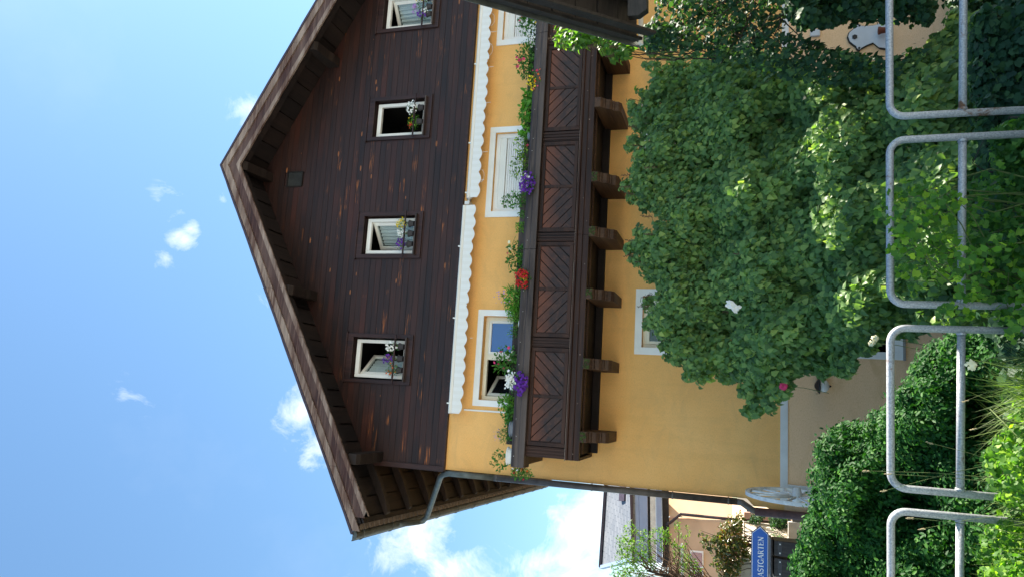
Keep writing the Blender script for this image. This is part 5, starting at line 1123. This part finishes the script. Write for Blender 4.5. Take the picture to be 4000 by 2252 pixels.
red = [(X, Y_, r_) for X, Y_, r_ in ((1120, 520, 45), (1020, 580, 50), (1100, 600, 60), (1000, 680, 70), (900, 690, 55), (1080, 700, 70), (830, 780, 45), (900, 800, 75), (1000, 820, 90), (1100, 800, 70), (780, 860, 60), (850, 920, 80), (950, 930, 95), (1060, 920, 90), (1150, 900, 60), (700, 880, 40), (760, 990, 70), (640, 870, 35), (530, 790, 30),
      (870, 1040, 90), (980, 1050, 95), (1100, 1040, 90), (1190, 1010, 60), (800, 1130, 80), (900, 1160, 90), (1010, 1170, 90), (1120, 1150, 80), (1240, 1090, 50), (760, 1240, 60), (860, 1280, 80), (960, 1300, 90), (1060, 1300, 80), (900, 1400, 90), (1000, 1420, 90), (620, 980, 45), (560, 900, 30), (1200, 1160, 40))]
small('red_leaved_shrub', 'shrub with glossy red and yellow-green leaves in front of the far orange house', 'bush', red, 25.2, 0, .12, 'red_leaf', 'oval', 104, per=60, twigs=40, base=at(*q3(2100, 1150), 25.4), tw=.018)
P5 = lambda X, Y_, Y: at(2300+X/3.898, 1880+Y_/3.898, Y)
wl = []; r_ = random.Random(77)
for (X, Y_, rr) in ((640, 640, 40), (560, 700, 35), (620, 760, 50), (540, 820, 45), (460, 880, 50), (560, 900, 60), (650, 880, 60), (720, 760, 45), (780, 820, 50), (840, 760, 40), (500, 980, 60), (600, 1000, 70), (700, 980, 65), (800, 930, 60), (900, 880, 60), (960, 780, 40), (470, 1080, 60), (580, 1100, 75), (690, 1080, 70), (800, 1060, 70),
                    (900, 1010, 60), (1000, 740, 40), (1080, 740, 50), (1150, 760, 60), (1200, 840, 60), (1100, 860, 50), (480, 1200, 70), (590, 1220, 80), (700, 1200, 80), (820, 1180, 70), (930, 1130, 60), (380, 1300, 50), (480, 1340, 80), (600, 1350, 90), (720, 1340, 90), (850, 1300, 80), (970, 1260, 60), (400, 1410, 60), (520, 1440, 80), (650, 1450, 80), (780, 1440, 80),
                    (1340, 640, 35), (1350, 700, 40), (1400, 820, 40), (1310, 960, 45), (1380, 1010, 45), (1460, 980, 40), (1230, 930, 40), (1300, 1080, 40), (1420, 1110, 50), (1500, 1150, 55), (1350, 1230, 50), (1460, 1250, 60), (1580, 1230, 60), (1650, 1330, 50), (1420, 1350, 55), (1550, 1390, 60), (1100, 1000, 40), (1000, 900, 35), (1500, 690, 25), (1520, 780, 25), (1480, 850, 25)):
    p = P5(X, Y_, 24.9+r_.uniform(-.4, .4)); wl.append((p, rr/3.898*24.9/FPX))
wt = shrub('young_willow', 'slender light green willow-like tree at the lower left corner of the sky', 'tree', wl, 26, .12, 'thin', 'willow_leaf', 78, .0, 0, P5(2600, 1900, 25.0), inner=.5)
P, Nn, T, S, V = crown(wl, 22, .085, 79, .0, .5); leaves('fine_leaves', P, Nn, T, S, 'oval', 'willow_leaf', wt, V, 79)
mb = MB(); b0 = Vector(wt.location); top = P5(900, 1350, 24.9); mb.tube([b0, b0.lerp(top, .5)+Vector((.05, 0, 0)), top], [.09, .06, .035], 8); mb.build('trunk', 'bark', wt)
mb = MB()
for k in range(70):
    t = r_.choice(wl)[0]+Vector((r_.uniform(-.08, .08), 0, r_.uniform(-.05, .05))); f = r_.uniform(.25, 1); b = b0.lerp(top, f) if f < .99 else top; mb.tube([b, b.lerp(t, .5)+Vector((r_.uniform(-.1, .1), 0, -.08)), t], [.02, .013, .005], 4)
mb.build('branches', 'twig_dry', wt)
# ---------------------------------------------------------------- house far behind on the left
def farhouse():
    Yb = lambda y: 36-(y-1911)*.004
    def A(X, Y_, dy=0):
        x, y = 2300+X/3.898, 1880+Y_/3.898; return at(x, y, Yb(y)+dy)
    root = empty('orange_house', A(2600, 900), label='distant orange house with grey slate roof and pale blue fascia', cat='house')
    def quad(cs, name, mat, th=.1, dy=0, par=root):
        P = [A(*c, dy) for c in cs]; mb = MB(); n = len(P); mb.v = [tuple(p) for p in P]+[tuple(p+Vector((0, th, 0))) for p in P]
        mb.f = [tuple(range(n)), tuple(reversed(range(n, 2*n)))]+[(i, i+n, (i+1) % n+n, (i+1) % n) for i in range(n)]; return mb.build(name, mat, par)
    # roof slope
    a, b, c, d = A(300, -400, 4), A(190, 1300, 4), A(560, 1230, .8), A(632, -400, 0); e = A(685, 1180, 0)
    mb = MB(); P = [a, b, e, d]; mb.v = [tuple(p) for p in P]+[tuple(p-Vector((0, 0, .15))) for p in P]; mb.f = [(0, 1, 2, 3), (7, 6, 5, 4), (0, 4, 5, 1), (1, 5, 6, 2), (2, 6, 7, 3), (3, 7, 4, 0)]; rf = mb.build('roof', 'slate_roof', root)
    MB().bar(a+Vector((0, 0, .05)), b+Vector((0, 0, .05)), .3, .14).build('ridge_cap', 'pipe_dark', rf); MB().bar(b, e, .16, .22).build('verge_trim', 'metal_panel', rf)
    MB().bar(e+Vector((-.2, -.1, 0)), d+Vector((0, -.1, 0)), .16, .12).build('gutter', 'pipe_dark', rf)
    w0 = A(480, 150, 1.5); MB().bar(w0, w0+(A(560, 150, .9)-w0), .9, .12).build('roof_window', 'pipe_dark', rf)
    quad([(655, -400), (655, 160), (680, 1230), (780, 1230), (757, 160), (757, -400)], 'fascia_panel', 'metal_panel', .2); quad([(762, -400), (762, 160), (785, 1230), (905, 1230), (888, 170), (888, -400)], 'fascia_panel', 'metal_panel', .2)
    quad([(890, -400), (888, 170), (912, 1230), (945, 1230), (930, 170), (930, -400)], 'dark_gap', 'dark_soffit', .1, .35)
    quad([(932, -400), (932, 170), (947, 1230), (1018, 1230), (1010, 170), (1010, -400)], 'lower_fascia', 'fence_white', .2); quad([(1020, -400), (1020, 170), (1030, 1230), (1112, 1230), (1105, 170), (1105, -400)], 'lower_fascia', 'metal_panel', .2)
    quad([(1112, -400), (1112, 170), (1125, 1300), (1225, 1300), (1215, 170), (1215, -400)], 'soffit', 'dark_soffit', .1, .5)
    # front wall in shade; made-up wall right of it angled to catch the sun
    quad([(1210, 560), (1215, 2200), (2700, 2200), (2700, 590)], 'front_wall', 'orange_wall', .3, .6)
    c0 = A(1220, 520, .55); c1 = A(2180, 560, .55); dirn = Vector((math.cos(R(50)), math.sin(R(50)), 0)); mb = MB()
    mb.add([(c0.x, c0.y, c0.z+.3), (c0.x+dirn.x*6, c0.y+dirn.y*6, c0.z+.3), (c0.x+dirn.x*6, c0.y+dirn.y*6, c1.z), (c0.x, c0.y, c1.z)], [(0, 3, 2, 1)]); mb.build('angled_sun_wall', 'orange_wall', root, fix=False)
    p = [A(1190, 640, .1), A(1240, 620, .3), A(1400, 490, .35), A(1949, 545, .35), A(2250, 575, .35)]; MB().tube(p, .07, 10).build('downpipe', 'pipe_dark', root, smooth=True)
    for cs in (((1545, 1040), (1545, 1300), (1745, 1310), (1745, 1060)), ((1545, 1340), (1545, 1600), (1745, 1610), (1745, 1350))):
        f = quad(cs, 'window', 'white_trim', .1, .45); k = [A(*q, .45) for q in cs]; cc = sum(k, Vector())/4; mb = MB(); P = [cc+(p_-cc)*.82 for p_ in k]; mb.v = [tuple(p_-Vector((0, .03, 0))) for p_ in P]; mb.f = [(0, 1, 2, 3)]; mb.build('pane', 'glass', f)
    quad([(1400, 940), (1402, 1500), (1445, 1500), (1440, 945)], 'white_post', 'band_white', .12, .1)
    back = Vector((-4, 8, 0)); mb = MB(); k = [A(1210, 560, .9), A(1215, 2200, .9)]; mb.add([k[0], k[1], k[1]+Vector((0, 8, 0)), k[0]+Vector((0, 8, 0)), *[Vector((q.x, q.y, -1.5)) for q in (k[0], k[1], k[1]+Vector((0, 8, 0)), k[0]+Vector((0, 8, 0)))]], [(0, 1, 5, 4), (1, 2, 6, 5), (2, 3, 7, 6), (3, 0, 4, 7), (0, 1, 2, 3)]); mb.build('rear_wall', 'orange_wall', root)
farhouse()
